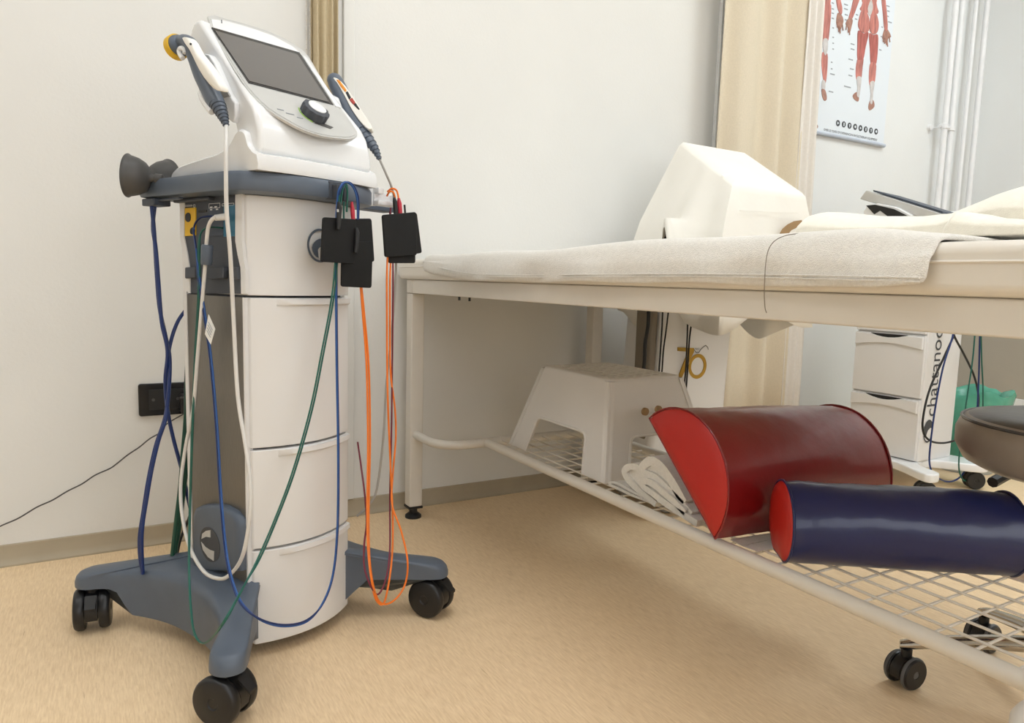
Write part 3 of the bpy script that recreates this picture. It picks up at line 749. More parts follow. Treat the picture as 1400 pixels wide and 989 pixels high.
# the gold 70
def g70(px, py, d=.0): p = atY(px, py, YP-.002); return (p.x-O1.x, -.0615-d, p.z)
c0, rx = dp(953, 501), (dp(965.3, 501)[0]-dp(940.7, 501)[0])/2; rz = (dp(953, 484)[1]-dp(953, 518)[1])/2
mb = MB(); no = 40
ro = [(c0[0]+rx*math.cos(2*math.pi*k/no), c0[1]+rz*math.sin(2*math.pi*k/no)) for k in range(no)]
ri = [(c0[0]+(rx-.0115)*math.cos(2*math.pi*k/no), c0[1]+(rz-.0115)*math.sin(2*math.pi*k/no)) for k in range(no)]
mb.loft([[(u, -.0625, v) for u, v in ro], [(u, -.0625, v) for u, v in ri], [(u, -.059, v) for u, v in ri], [(u, -.059, v) for u, v in ro]], True, False, False)
mb.build('numeral_zero', 'gold', dm, smooth=0)
s7 = [(926, 475), (948, 476), (948, 481), (931, 517), (926, 517), (940, 481), (926, 480)]
MB().prism([dp(*q) for q in s7], lambda u, v, d: (u, d, v), -.0632, -.059).build('numeral_seven', 'gold', dm, smooth=0)
lg = MB()
h1 = [dp(948, 478), dp(951, 482), dp(955, 482), dp(957, 478)]; h2 = [dp(957, 478), dp(961, 474.5), dp(964, 472), dp(967, 475), dp(967.5, 478)]
for hh in (h1, h2): lg.tube([(u, -.0625, v) for u, v in hh], .0011, 4)
lg.build('logo_outline', 'ink', dm, smooth=0)
tm = text_mesh('FISIO', .009); u, v = dp(949, 478.5); place(tm, (u, -.0622, v), (1, 0, 0), (0, 0, 1)).build('logo_word', 'ink', dm, smooth=0)

def cloth_cover():
    mb = MB(); N = 96
    def loopat(cs, t, r=.12):
        # cs: BL,BR,FR,FL ; t in 0..4 with softened corners
        i = int(t) % 4; f_ = t-int(t); a, b = Vector(cs[i]), Vector(cs[(i+1) % 4]); return a.lerp(b, f_)
    BLs = [((1.615,1.735,1.146),(1.888,1.735,1.144),(1.882,1.490,.990),(1.578,1.490,.992)),
           ((1.606,1.741,1.137),(1.893,1.741,1.133),(1.888,1.482,.978),(1.572,1.482,.980)),
           ((1.562,1.775,1.02),(1.915,1.765,1.02),(1.900,1.472,.92),(1.545,1.468,.92)),
           ((1.515,1.805,.90),(1.935,1.785,.90),(1.908,1.466,.85),(1.520,1.456,.85)),
           ((1.490,1.83,.78),(1.945,1.79,.78),(1.915,1.460,.76),(1.510,1.446,.76)),
           ((1.475,1.85,.60),(1.96,1.81,.585),(1.93,1.455,.575),(1.505,1.435,.59))]
    R_ = []
    for k in range(len(BLs)-1):
        nn = 1 if k == 0 else 5
        for q in range(nn): R_.append((k+q/nn, [Vector(a).lerp(Vector(b), q/nn) for a, b in zip(BLs[k], BLs[k+1])]))
    R_.append((5, [Vector(a) for a in BLs[-1]]))
    rings = []
    for kk, cs in R_:
        ring = []
        for j in range(N):
            t = 4*j/N; p = loopat(cs, t); amp = .024*min(1, max(0, (kk-.9)/4))**.8
            if 2 < t < 3: amp *= .45
            if t > 3: amp *= 1.7
            c = Vector((1.72, 1.62, p.z)); d = (p-c); d.z = 0; d.normalize()
            ed = (1-abs(2*(t-int(t))-1))**.7
            p = p + d*ed*(amp*math.sin(t*7.3+.3*kk)*.6+amp*.5*math.sin(t*15+1))
            if kk > 1:
                g = math.exp(-((t-3.50)/.11)**2); lim = .895
                if p.z < lim: p.z = p.z+(lim-p.z)*min(1, g*1.4)
                if kk == 5: p.z += .035*math.sin(t*3.1+.4)+.02*math.sin(t*8)
            ring.append(p)
        rings.append(ring)
    cc = Vector((1.741, 1.6125, 1.068))
    mb.loft([[r.lerp(cc, .97) for r in rings[0]], [r.lerp(cc, .5)+Vector((0, 0, -.002)) for r in rings[0]]]+rings, True, True, False)
    return mb
o = cloth_cover().build('dust_cloth', 'sheet', smooth=60, loc=(1.72, 1.62, .6)); solid(o, .003)
tag(o, 'white cloth draped like a tent over the machine behind the table', 'cloth')
# printed band and crease on the cloth
def band(px0, Y, m, nm, w=.0012):
    P = [atY(px, py, Y) for px, py in px0]
    mb = MB(); mb.loft([[p for p in P], [p+Vector((0, w, 0)) for p in P]]); b = mb.build(nm, m, loc=(1.72, 1.62, .6), smooth=0); b.parent = o; b.location = (0, 0, 0); return b
band([(1066,320),(1070,313),(1077,307),(1086,302.5),(1096,301),(1099,309),(1090,311),(1082,315),(1077,321)], 1.447, 'sheet_print', 'printed_band')
band([(1012,287.5),(1040,289),(1070,290.5),(1091,291),(1091,291.8),(1070,291.5),(1040,290),(1012,288.5)], 1.4585, 'sheet', 'crease')
# hanging black cords of the covered machine
def cable(name, label, pts, r, m, group=None, n=8, seg=6):
    P = crom(pts, seg); base = min(P, key=lambda p: p.z)
    o = MB().tube(P, r, n).build(name, m, loc=base, smooth=80); tag(o, label, 'cable', group); return o
def mcord(label, pts, r, m):
    o = MB().tube([p-O1 for p in crom(pts, 6)], r, 8).build('hanging_cord', m, dm, smooth=80); o['label'] = label; return o
mcord('black cord hanging down the dark side of the covered machine', [atY(887,420,1.59), atY(886,445,1.59), atY(882,470,1.59), atY(881,495,1.59), atY(878,520,1.59), atY(876,545,1.59)], .0055, 'black')
mcord('doubled black cord hanging at the left edge of the white column', [atY(906,424,1.645), atY(905,450,1.645), atY(903,480,1.645), atY(901,510,1.645), atY(902,520,1.645), atY(905,508,1.645), atY(907,480,1.645), atY(911,450,1.645), atY(914,424,1.645)], .0024, 'black')
mcord('black cord pair crossing the gold number on the white column', [atY(940,425,1.64), atY(940,450,1.64), atY(939,475,1.64), atY(938,500,1.64), atY(936,525,1.64), atY(937,540,1.64), atY(939,520,1.64), atY(941,490,1.64), atY(943,460,1.64), atY(948,425,1.64)], .0026, 'black')

# ------------------------------------------------------------------ second trolley behind the table (front faces -X)
D0 = Vector((2.49, 1.55, 0))
d2 = thing('therapy_trolley', 'white drawer trolley with grey lettering standing behind the treatment table', 'trolley', D0)
W2 = .135
MB().box((.012, -W2, .095), (.225, W2, .86)).build('body', 'white_plastic', d2, bevel=.006)
zs = [(.10, .318), (.325, .545), (.552, .77)]
for z0, z1 in zs:
    dw = MB().box((0, -W2+.004, z0), (.013, W2-.004, z1)).build('drawer', 'white_plastic', d2, bevel=.002)
    # curved pull lip
    hl_ = MB(); pr = []
    for k in range(13):
        u = -1+2*k/12; pr.append((u*(W2-.008), z1-.008-.030*0-.018*(u*u)-.012))
    topl = [(-(W2-.008)+2*(W2-.008)*k/12, z1-.004-.010*max(0, 1-(2*(k/12)-1)**2*4)) for k in range(13)]
    poly = topl+[(q[0], z1-.050+.016*(1-(q[0]/W2)**2)) for q in topl[::-1]]
    hl_.prism(poly, lambda u, v, d: (d, u, v), -.010, .001); hl_.build('drawer_pull', 'white_plastic', dw, bevel=.002)
    MB().prism([(q[0], q[1]+.0005) for q in topl if abs(q[0]) < .07]+[(.07, z1-.001), (-.07, z1-.001)], lambda u, v, d: (d, u, v), -.006, -.0).build('pull_recess', 'black', dw, smooth=0)
bs = MB()
bs.prism(smooth_poly([(-.12, -.24), (-.06, -.255), (.0, -.15), (.10, -.14), (.20, -.26), (.27, -.22), (.24, 0), (.27, .22), (.2, .26), (.1, .15), (0, .15), (-.06, .255), (-.12, .24), (-.05, .1), (-.04, 0), (-.05, -.1)], 4), lambda u, v, d: (u, v, d), .066, .096)
bs.build('base', 'gloss_white', d2, bevel=.006)
for sx in (-.085, .22):
    for sy in (-.225, .225): caster(d2, (sx, sy, 0), (.6, .8, 0), .064, .045)
tm = text_mesh('chattanooga', .080)
place(tm, (.095, -W2-.0012, .255), (0, 0, 1), (-1, 0, 0)).build('side_lettering', 'ink', d2, smooth=0)
lo = MB(); cz = Vector((.062, -W2-.001, .205))
for R0, R1, a0_, a1_ in ((.030, .038, 20, 320),):
    pass
rg = [[cz+Vector((.030*math.cos(a), d, .042*math.sin(a))) for a in [2*math.pi*k/28 for k in range(28)]] for d in (-.0006, 0)]
ri2 = [[cz+Vector((.024*math.cos(a), d, .036*math.sin(a))) for a in [2*math.pi*k/28 for k in range(28)]] for d in (-.0006, 0)]
lo.loft([rg[0], ri2[0]], True, False, False)
lo.prism([(-.026, .0), (-.018, .028), (0, .038), (.02, .028), (.026, .008), (.01, .012), (-.004, .002), (-.012, -.016)], lambda u, v, d: cz+Vector((u, d, v)), -.0009, 0)
lo.build('side_logo', 'ink', d2, smooth=0)
MB().prism(rrect(-.03, -.16, .25, .16, .03), lambda u, v, d: (u, v, d), .86, .885).build('top_tray', 'slate', d2, bevel=.006)
# console of the second trolley
c2 = thing('display_console', 'grey tilted display console seen edge-on above the far trolley', 'console', D0+Vector((.1, 0, .885)))
MB().loft([[(x, y, z) for x, y, z in ((-.09, -.14+0*q, .0), (.10, -.14, .0), (.10, -.12, .09), (-.02, -.12, .07))] if 0 else [(-.09, q, 0), (.10, q, 0), (.10, q, .11), (.0, q, .075), (-.08, q, .03)] for q in (-.12, .12)]).build('console_base', 'white_plastic', c2, bevel=.012)
# slab: long edge faces the camera; high at +Y end
Pa, Pb, Pc_, Pd = [atX(px, py, 2.46)-(D0+Vector((.1, 0, .885))) for px, py in ((1175, 272), (1184, 260), (1290, 293), (1283, 305))]
dX = Vector((.20, 0, -.010))
MB().loft([[Pa, Pb, Pc_, Pd], [p+dX for p in (Pa, Pb, Pc_, Pd)]]).build('display_slab', 'rubber_grey' if 0 else 'silver', c2, bevel=.004)
e0, e1 = Pb.lerp(Pc_, .08)+Vector((.01, 0, .002)), Pb.lerp(Pc_, .97)+Vector((.01, 0, .002))
MB().loft([[e0, e1, e1+Vector((.17, 0, -.0085)), e0+Vector((.17, 0, -.0085))], [p+Vector((0, .002, .006)) for p in (e0, e1, e1+Vector((.17, 0, -.0085)), e0+Vector((.17, 0, -.0085)))]]).build('display_glass', 'slate_dark', c2, smooth=0)
q4 = [atX(px, py, 2.44)-(D0+Vector((.1, 0, .885))) for px, py in ((1180, 290), (1186, 280), (1200, 278), (1225, 283), (1245, 294), (1240, 310), (1190, 310))]
MB().loft([[p for p in q4], [p+Vector((.12, 0, 0)) for p in q4]]).build('hinge_cover', 'gloss_white', c2, bevel=.004)
q5 = [atX(px, py, 2.437)-(D0+Vector((.1, 0, .885))) for px, py in ((1184, 281), (1196, 280), (1222, 286), (1240, 295), (1215, 297), (1203, 288), (1195, 293))]
MB().loft([[p for p in q5], [p+Vector((.01, 0, 0)) for p in q5]]).build('dark_opening', 'black', c2, smooth=0)
# leads of the second trolley
def c2p(L, Y=1.36): return [atY(px, py, Y) for px, py in L]
cable('black_lead', 'black lead in a wide loop hanging beside the far drawer trolley', c2p([(1306,440),(1304,458),(1290,490),(1272,530),(1263,565),(1262,590),(1272,603),(1290,606),(1308,601),(1322,590),(1334,570),(1338,545),(1332,515),(1318,485),(1304,458),(1302,440)]), .0036, 'black')
cable('blue_lead', 'blue lead hanging beside the far drawer trolley above its base', c2p([(1305,440),(1302,462),(1290,500),(1280,550),(1273,600),(1271,635),(1280,652),(1298,659),(1315,650),(1327,625),(1334,590),(1338,520),(1340,440)], 1.345), .003, 'cable_navy')
cable('green_lead', 'green lead pair hanging at the right of the far drawer trolley', c2p([(1334,440),(1330,490),(1322,545),(1314,600),(1311,640),(1318,657),(1328,650),(1338,625),(1342,600),(1344,540),(1342,490),(1341,440)], 1.335), .0026, 'cable_green')
# bin with green liner
bn = thing('waste_bin', 'pale waste bin with green plastic liner behind the far trolley', 'bin', (2.98, 1.50, 0))
MB().lathe([(0, .10), (.30, .125), (.30, .118), (.01, .094)], (0, 0, 0), (0, 0, 1), 32).build('bin_body', 'bin', bn)
rings = []
for k, (z, r) in enumerate(((.06, .115), (.16, .128), (.24, .136), (.30, .142), (.32, .136), (.31, .112), (.2, .10))):
    rings.append([(r*(1+.05*math.sin(j*.9+k)+.03*math.sin(j*2.3))*math.cos(2*math.pi*j/40), r*(1+.05*math.sin(j*.9+k))*math.sin(2*math.pi*j/40), z+.012*math.sin(j*.8)) for j in range(40)])
MB().loft(rings, True, False, False).build('liner', 'bag', bn, smooth=70)

# ================================================================== the main trolley
ct_ = thing('drawer_trolley', 'white drawer trolley with slate blue tray and castor base in front', 'trolley', CO, TH)
# base
def base_outline():
    q = [(-.168, 0), (-.170, -.05), (-.180, -.10), (-.199, -.150), (-.232, -.200), (-.256, -.220), (-.262, -.240), (-.254, -.260), (-.232, -.268), (-.212, -.256), (-.17, -.205), (-.135, -.165), (-.10, -.115), (-.05, -.095), (0, -.09)]
    L = q + [(-x, y) for x, y in q[-2::-1]]
    L2 = [(-x, -y) for x, y in L[1:-1]] if 0 else [(x, -y) for x, y in L[::-1][1:-1]]
    return L + L2
bo = smooth_poly(base_outline(), 4)
def ztop(u, v): r = math.hypot(u, v); return .150-.035*min(1, max(0, (r-.12)/.20))**.8
def zbot(u, v):
    r = math.hypot(u, v)
    if abs(v) > abs(u)+.004: return .086 if r > .2 else .036+.05*max(0, (r-.15)/.05)
    t = min(1, max(0, (r-.247)/.04)); return .036+(.086-.036)*t*t*(3-2*t)
mb = MB()
ins = lambda u, v, k: (u*(1-k/math.hypot(u, v)), v*(1-k/math.hypot(u, v)))
rings = [[(u, v, zbot(u, v)) for u, v in bo], [(u, v, ztop(u, v)-.020) for u, v in bo]]
for k, dz in ((.003, .010), (.009, .003), (.016, 0)):
    rings.append([(*ins(u, v, k), ztop(u, v)-dz) for u, v in bo])
rings.append([(u*.3, v*.3, .152) for u, v in bo])
mb.loft(rings)
bobj = mb.build('base', 'slate', ct_, smooth=45)
cu = lambda x, y: (Vector((x, y, 0)).dot(CU), Vector((x, y, 0)).dot(CV), 0)
for (sx, sy), wax in (((-.236, -.232), (-.72, -.69)), ((-.236, .232), (1.0, -.10)), ((.234, -.232), (-.82, -.57)), ((.234, .232), (.4, .9))):
    cb = caster(bobj, (sx, sy, 0), cu(*wax), .080, .062, gap=.34)
    a = Vector(cu(*wax)); fw = a.cross(Vector((0, 0, 1))).normalized()
    sg_ = -1 if sy < 0 else 1
    p = Vector((sx, sy, .055))
    MB().loft([[p+fw*.036*sg_+Vector((0, 0, .012))+a*.010, p+fw*.036*sg_+Vector((0, 0, .012))-a*.010, p+fw*.030*sg_+Vector((0, 0, .022))-a*.010, p+fw*.030*sg_+Vector((0, 0, .022))+a*.010],
               [p+fw*.052*sg_+Vector((0, 0, -.001))+a*.009, p+fw*.052*sg_+Vector((0, 0, -.001))-a*.009, p+fw*.052*sg_+Vector((0, 0, .004))-a*.009, p+fw*.052*sg_+Vector((0, 0, .004))+a*.009]]).build('brake_pedal', 'black', cb)
# column core
XA, XB, YBk = -.1075, .114, .092
def frontY(x, d=0): t = (x-(XA+XB)/2)/((XB-XA)/2); return -.110-.032*(1-t*t)-d
def colpoly(yoff, n=14, x0=XA, x1=XB, back=YBk):
    fr = [(x0+(x1-x0)*k/n, frontY(x0+(x1-x0)*k/n)+yoff) for k in range(n+1)]
    return fr+[(x1, back), (x0, back)]
MB().loft([[(u, v, z) for u, v in colpoly(.022, x0=XA+.004, x1=XB-.004)] for z in (.06, .662)]).build('column_core', 'charcoal', ct_, smooth=30)
# side shells right and back
MB().box((XB-.006, -.095, .028), (XB, YBk, .66)).build('side_shell', 'white_plastic', ct_)
MB().box((XA, YBk-.002, .03), (XB, YBk+.010, .83)).build('back_shell', 'white_plastic', ct_)
# upper white housing (flares to the tray)
rings = []
for z, ex, bk in ((.6625, 0, .0), (.70, .0, 0), (.745, .001, .002), (.775, .004, .010), (.833, .006, .014)):
    rings.append([(u+(ex if u > 0 else -ex*.3), v+(bk if v > 0 else -ex*.5), z) for u, v in colpoly(0)])
MB().loft(rings).build('upper_housing', 'white_plastic', ct_, bevel=.0015)
# drawers with lips
for z0, z1 in ((.392, .6585), (.2065, .388), (.026, .2025)):
    n = 16; xs = [XA+.003+(XB-.001-XA-.003)*k/n for k in range(n+1)]
    poly = [(x, frontY(x)) for x in xs]+[(x, frontY(x)+.018) for x in xs[::-1]]
    def taper(u, v, z): return (u, v, z)
    dw = MB().prism(poly, lambda u, v, d: (u, v, d), z0, z1).build('drawer', 'white_plastic', ct_, bevel=.0025)
    xs2 = [-.064+(XB-.001+.064)*k/12 for k in range(13)]
    lip = MB(); rg = []
    for k, x in enumerate(xs2):
        g = min(1, k/1.2) if k < 2 else 1
        y = frontY(x); rg.append([(x, y+.002, z1-.0015), (x, y-.0055*g, z1-.002), (x, y-.0065*g, z1-.011), (x, y-.0015, z1-.014), (x, y+.002, z1-.013)])
    lip.loft(rg).build('drawer_lip', 'white_plastic', dw, smooth=50)
# front plinth
# left side: steel panel and slate edges
XS = XA-.0005
MB().box((XS-.002, -.0995, .10), (XS, .0835, .6585)).build('steel_panel', 'steel', ct_, smooth=0)
MB().box((XS-.0035, -.1045, .03), (XS+.01, -.1000, .6585)).build('edge_strip', 'white_plastic', ct_, smooth=0)
MB().box((XS-.0035, .084, .08), (XS+.01, .092, .6585)).build('edge_strip', 'white_plastic', ct_, smooth=0)
# port panel
def sd(px, py, x=XS-.004): p = lx(px, py, x); return (p.y, p.z)
def side_prism(nm, pxs, m, d0, d1, sm=0, parent=ct_, bevel=0):
    poly = [sd(*q) for q in pxs]
    if sm: poly = smooth_poly(poly, sm)
    return MB().prism(poly, lambda u, v, d: (XS-d, u, v), d0, d1).build(nm, m, parent, bevel=bevel, smooth=0 if not bevel else 35)
side_prism('port_panel', [(253,270),(323,265),(323,330),(326,348),(330,366),(331,402),(261,401),(260.5,368),(257,345),(253,325)], 'charcoal', .0, .004)
side_prism('panel_frame', [(247,271),(253,270),(253,325),(257,345),(260.5,368),(261,401),(258,401),(257,370),(252,345),(247.5,326)], 'white_plastic', .0, .006)
side_prism('panel_frame', [(323,265),(332,264),(332,330),(334,350),(337,368),(337,402),(331,402),(330,366),(326,348),(323,330)], 'white_plastic', .0, .006)
side_prism('yellow_module', [(254,285),(268.5,284),(268.5,322),(254,323)], 'yellow', .003, .006)
side_prism('yellow_port', [(255.5,294),(259,291),(262,294),(262,301),(259,304),(255.5,301)], 'black', .005, .007, 2)
side_prism('yellow_port', [(262,314),(265,311),(268,313),(268,319),(265,321),(262,319)], 'black', .005, .007, 2)
side_prism('teal_module', [(307,281),(322,280),(322,323),(307,324)], 'teal', .003, .006)
side_prism('green_module', [(286,284),(306,282),(306,322),(286,323)], 'slate_dark', .003, .0055)
side_prism('port_slot', [(272,288),(283,287),(283,290),(272,291)], 'black', .003, .0052)
fr = MB()
for q in ([(287,279),(302,278),(302,284),(287,285)], [(305,279),(321,278),(321,281),(305,282)], [(254,281),(264,280.5),(264,282),(254,282.5)], [(266,280),(268,280),(268,283.5),(266,283.5)]):
    P = [sd(*a) for a in q]; P3 = [(XS-.0058, u, v) for u, v in P]; fr.tube(P3+P3[:1], .0004, 4)
for q in ((290,283.5),(296,283),(290,287),(298,286.5)): u, v = sd(*q); fr.box((XS-.0062, u-.003, v-.001), (XS-.0045, u+.003, v+.001))
pp_o = fr.build('port_print', 'tag_paper', ct_, smooth=0); pp_o['kind'] = 'stuff'
side_prism('top_slot', [(256,271.5),(266,270.8),(266,273),(256,273.7)], 'black', .003, .0045); side_prism('top_slot', [(272,271),(284,270),(284,272),(272,273)], 'black', .003, .0045)
side_prism('panel_latch', [(258,366),(272,365),(272,380),(258,381)], 'charcoal', .003, .012, bevel=.002)
side_prism('panel_latch', [(291,367),(296,365.5),(312,365),(312,381),(296,382),(291,380)], 'charcoal', .003, .014, bevel=.002)
side_prism('panel_latch', [(318,367),(329,365),(330,383),(318,380)], 'charcoal', .003, .012, bevel=.002)
# shield with emblem
sh = MB(); SX = -.030
shp = [(263,782),(263,705),(266,696),(275,691.5),(290,691),(304,693),(318,701),(326,711),(328,722),(328.5,782)]
P = [sd(q[0], q[1], XS-.016) for q in shp]; cu_, cv_ = sum(p[0] for p in P)/len(P), sum(p[1] for p in P)/len(P)
shl = MB().loft([[(XS+.005, u, v) for u, v in P], [(XS-.012, u, v) for u, v in P], [(XS-.017, cu_+(u-cu_)*.93, cv_+(v-cv_)*.95) for u, v in P], [(XS-.0185, cu_+(u-cu_)*.8, cv_+(v-cv_)*.85) for u, v in P]]).build('shield_cover', 'slate', ct_, smooth=50)
def em(px, py): p = lx(px, py, XS-.0195); return (p.y, p.z)
c_ = em(286.5, 745); ra, rb = abs(em(300, 745)[0]-em(273, 745)[0])/2, abs(em(286, 722)[1]-em(286, 768)[1])/2
MB().loft([[(d, c_[0]+ra*math.cos(t), c_[1]+rb*math.sin(t)) for t in [2*math.pi*k/28 for k in range(28)]] for d in (XS-.017, XS-.0195)]).build('emblem_disc', 'ink', shl, smooth=0)
for poly in ([(276,737),(277,730),(282,726),(288,725),(288,735),(282,734)], [(275.5,741),(281,748),(287,752),(293,754),(292.5,767),(285,762),(278,752)]):
    P = [em(*q) for q in poly]; MB().prism(P, lambda u, v, d: (d, u, v), XS-.0205, XS-.019).build('emblem_mark', 'silver', shl, smooth=0)
# round emblem on the front housing
fc = [ly(px, py, -.145) for px, py in ((437, 336), (424, 336), (437, 312))]
cx_, cz_ = fc[0].x, fc[0].z; rr_ = .0225*1.25
fy = lambda x: frontY(x)-.0045
MB().loft([[(cx_+r*math.cos(t), fy(cx_+r*math.cos(t))-d, cz_+1.08*r*math.sin(t)) for t in [2*math.pi*k/40 for k in range(40)]] for r, d in ((rr_, 0), (rr_, .0012), (rr_-.0035, .0012), (rr_-.0035, 0))], True, False, False).build('front_emblem', 'slate', ct_, smooth=0)
cresc = [(-.018, -.004), (-.012, .006), (-.002, .012), (.012, .012), (.012, -.004), (.002, -.002), (-.006, -.008), (-.004, -.022), (-.014, -.016)]
MB().prism(smooth_poly(cresc, 2), lambda u, v, d: (cx_+u, fy(cx_+u)-d, cz_+v), 0, .0012).build('front_emblem', 'slate', ct_, smooth=0)
# tray
tr = smooth_poly([(-.160, .140), (-.156, .05), (-.154, -.06), (-.150, -.125), (-.128, -.156), (-.07, -.182), (0, -.190), (.07, -.182), (.125, -.160), (.152, -.125), (.155, -.06), (.155, .05), (.152, .13), (.11, .165), (0, .172), (-.11, .168), (-.150, .160)], 4)
TZ0, TZ1 = .8335, .867
mb = MB()
def toff(k): return [(u*(1-k/math.hypot(u, v)), v*(1-k/math.hypot(u, v))) for u, v in tr]
mb.loft([[(u, v, TZ0) for u, v in toff(.012)], [(u, v, TZ0+.002) for u, v in toff(.002)], [(u, v, TZ0+.006) for u, v in tr], [(u, v, TZ1-.006) for u, v in tr], [(u, v, TZ1-.001) for u, v in toff(.003)], [(u, v, TZ1) for u, v in toff(.008)], [(u*.1, v*.1, TZ1) for u, v in tr]])
trO = mb.build('tray', 'slate', ct_, smooth=40)
# tray fittings: grey clip (left), white clip (right), rear holder bar
gc = [ly(px, py, -.185) for px, py in ((447, 246), (475, 276))]
g = MB()
g.box((gc[0].x, -.192, gc[1].z), (gc[1].x-.006, -.165, gc[0].z-.002)).box((gc[0].x+.006, -.205, gc[1].z), (gc[0].x+.016, -.19, gc[0].z-.008)).box((gc[0].x+.022, -.205, gc[1].z-.002), (gc[0].x+.032, -.19, gc[0].z-.010))
g.build('cable_clip', 'charcoal', ct_, bevel=.0015)
w_ = [ly(px, py, -.15) for px, py in ((511, 257), (534, 284))]
g = MB(); WX0, WX1, WZ0, WZ1 = w_[0].x, w_[1].x, w_[1].z, w_[0].z
g.box((WX0-.012, -.150, WZ0), (WX0+.010, -.100, WZ1)).box((WX0-.002, -.166, WZ0), (WX1, -.146, WZ0+.010)).box((WX0-.002, -.166, WZ1-.012), (WX0+.012, -.146, WZ1)).box((WX1-.006, -.166, WZ0), (WX1, -.146, WZ1-.010)).box((WX0-.002, -.155, WZ0), (WX1, -.148, WZ1-.008))
g.build('cable_clip', 'gloss_white', ct_, bevel=.002)
rb_ = [ly(px, py, -.02) for px, py in ((497, 281), (541, 291))]
MB().box((rb_[0].x-.05, -.02, rb_[1].z), (rb_[1].x, .02, rb_[0].z+.004)).build('side_rail', 'slate_dark', ct_, bevel=.002)
hb = [lx(px, py, -.155) for px, py in ((193, 252), (215, 276), (258, 284))]
MB().box((-.157, .105, TZ0-.014), (-.125, .150, TZ0-.001)).box((-.150, .03, TZ0-.006), (-.140, .11, TZ0-.002)).build('cup_holder', 'slate_dark', ct_, bevel=.002)
ub = MB().box((-.124, -.02, TZ0-.007), (-.108, .10, TZ0-.0005)); ub.build('tray_bracket', 'charcoal', ct_, bevel=.002)

# ------------------------------------------------------------------ console on the tray
cs = thing('therapy_console', 'white therapy console with tilted grey screen and control knob on the trolley tray', 'console', cw((0, 0, TZ1)), TH)
CZ = TZ1
def prof_loft(prof, widths, parent, nm, m, bevel=.006, seg=3, sm=None, nseg=1):
    # prof: (y,z), widths: half width per point
    xs = [-1, -.92, -.6, 0, .6, .92, 1]; rings = []
    for s in xs:
        rings.append([(s*wd, y, z-CZ) for (y, z), wd in zip(prof, widths)])
    return MB().loft(rings).build(nm, m, parent, bevel=bevel, seg=seg)
# pedestal
def crp(pts, n): return [(p.x, p.y) for p in crom([Vector((a, b, 0)) for a, b in pts], n)]
pedt = crp([(.13, .872), (.115, .882), (.06, .890), (-.01, .897), (-.06, .902), (-.095, .914), (-.113, .930), (-.126, .934), (-.139, .928), (-.147, .910), (-.160, .898), (-.172, .893)], 4)
mb = MB()
def pw(y): return .128-.018*max(0, (y-.05)/.08)**2
def pedring(s):
    top = [(s*pw(y), y, z-CZ) for y, z in pedt]; return top+[(s*pw(-.172), -.175, CZ*0), (s*pw(.13), .13, 0)]
xs = [-1, -.985, -.95, -.88]
# side cheeks follow the profile; between them the deck stays low
low = lambda z: min(z, .896)
rings = []
for s in (-1, -.97, -.90, -.87, -.6, -.3, 0, .3, .6, .87, .90, .97, 1):
    a = abs(s); k = 1 if a >= .90 else 0
    fb = .012*(1-s*s)                      # front bows outwards
    top = []
    for y, z in pedt:
        zz = z if k else low(z)
        if a == .97: zz = z+.0022
        if a == 1: zz = z-.002
        yy = y-fb*max(0, min(1, (-y-.05)/.1))
        top.append((s*pw(y), yy, zz-CZ))
    rings.append(top+[(s*pw(-.172), -.176-fb, .010), (s*pw(-.172), -.174-fb, .0005), (s*pw(.13), .13, .0005)])
MB().loft(rings).build('pedestal', 'gloss_white', cs, smooth=50)
# head shell
FZ, FS = 1.118, .97
prof = [(.026, 1.1445), (-.02, FZ-.02*FS+.0005), (-.098, FZ-.098*FS), (-.148, FZ-.148*FS), (-.160, .955), (-.167, .932), (-.170, .905), (-.165, .893), (-.125, .892), (-.098, .925), (-.082, .955), (-.045, 1.004), (.035, 1.083), (.062, 1.110), (.060, 1.128), (.045, 1.143)]
wid = [.1085, .110, .1125, .1165, .118, .120, .121, .121, .118, .113, .111, .110, .108, .106, .105, .106]
prof_loft(prof, wid, cs, 'head_shell', 'gloss_white', bevel=.010, seg=4)
NF = Vector((0, -FS, 1)).normalized()
NFw = CV*NF.y+Vector((0, 0, NF.z)); P0w = cw((0, 0, FZ))
CSO = Vector((0, 0, CZ))
def fp(px, py, off=0.0):     # pixel on the console face plane (offset along its normal), console coordinates
    return cl(onplane(px, py, P0w+NFw*off, NFw))-CSO
def face_plate(nm, pxs, m, o0, o1, sm=0, parent=cs, bevel=0):
    pp_ = smooth_poly(pxs, sm) if sm else pxs
    A_ = [fp(*q, o1) for q in pp_]; B_ = [a-NF*(o1-o0) for a in A_]
    return MB().loft([B_, A_]).build(nm, m, parent, bevel=bevel, smooth=0 if not bevel else 30)
face_plate('silver_rim', [(284,22),(310,26),(340,34),(375,46),(403,61),(420,75),(434,98),(455,132),(472,156),(488,180),(486,187),(478,190),(462,189),(440,186),(415,178),(390,165),(365,149),(343,128),(322,98),(300,60)], 'silver', -.003, .0012, 2)
face_plate('face_plate', [(288,25),(311,28),(340,36),(374,48),(402,63),(417,76),(432,100),(453,134),(470,158),(485,180),(483,185),(476,187),(461,186.5),(440,183.5),(416,176),(392,163),(367,147),(346,127),(325,98),(303,60)], 'poster_paper' if 0 else 'silver', -.002, .0022, 2)
face_plate('upper_bezel', [(289,26),(311,29),(340,37),(374,49),(401,64),(412,74),(380,64),(330,50),(292,38)], 'gloss_white', .001, .0032, 1)
face_plate('screen_bezel', [(289.5,37),(409.5,71.5),(456,143),(340,113)], 'black_gloss', .001, .0035)
face_plate('screen', [(294,41.5),(406.5,74),(450,139.5),(341,110.5)], 'screen', .002, .0042)
face_plate('side_bezel', [(413,75),(419,78),(466,147),(459,145)], 'gloss_white', .001, .004)
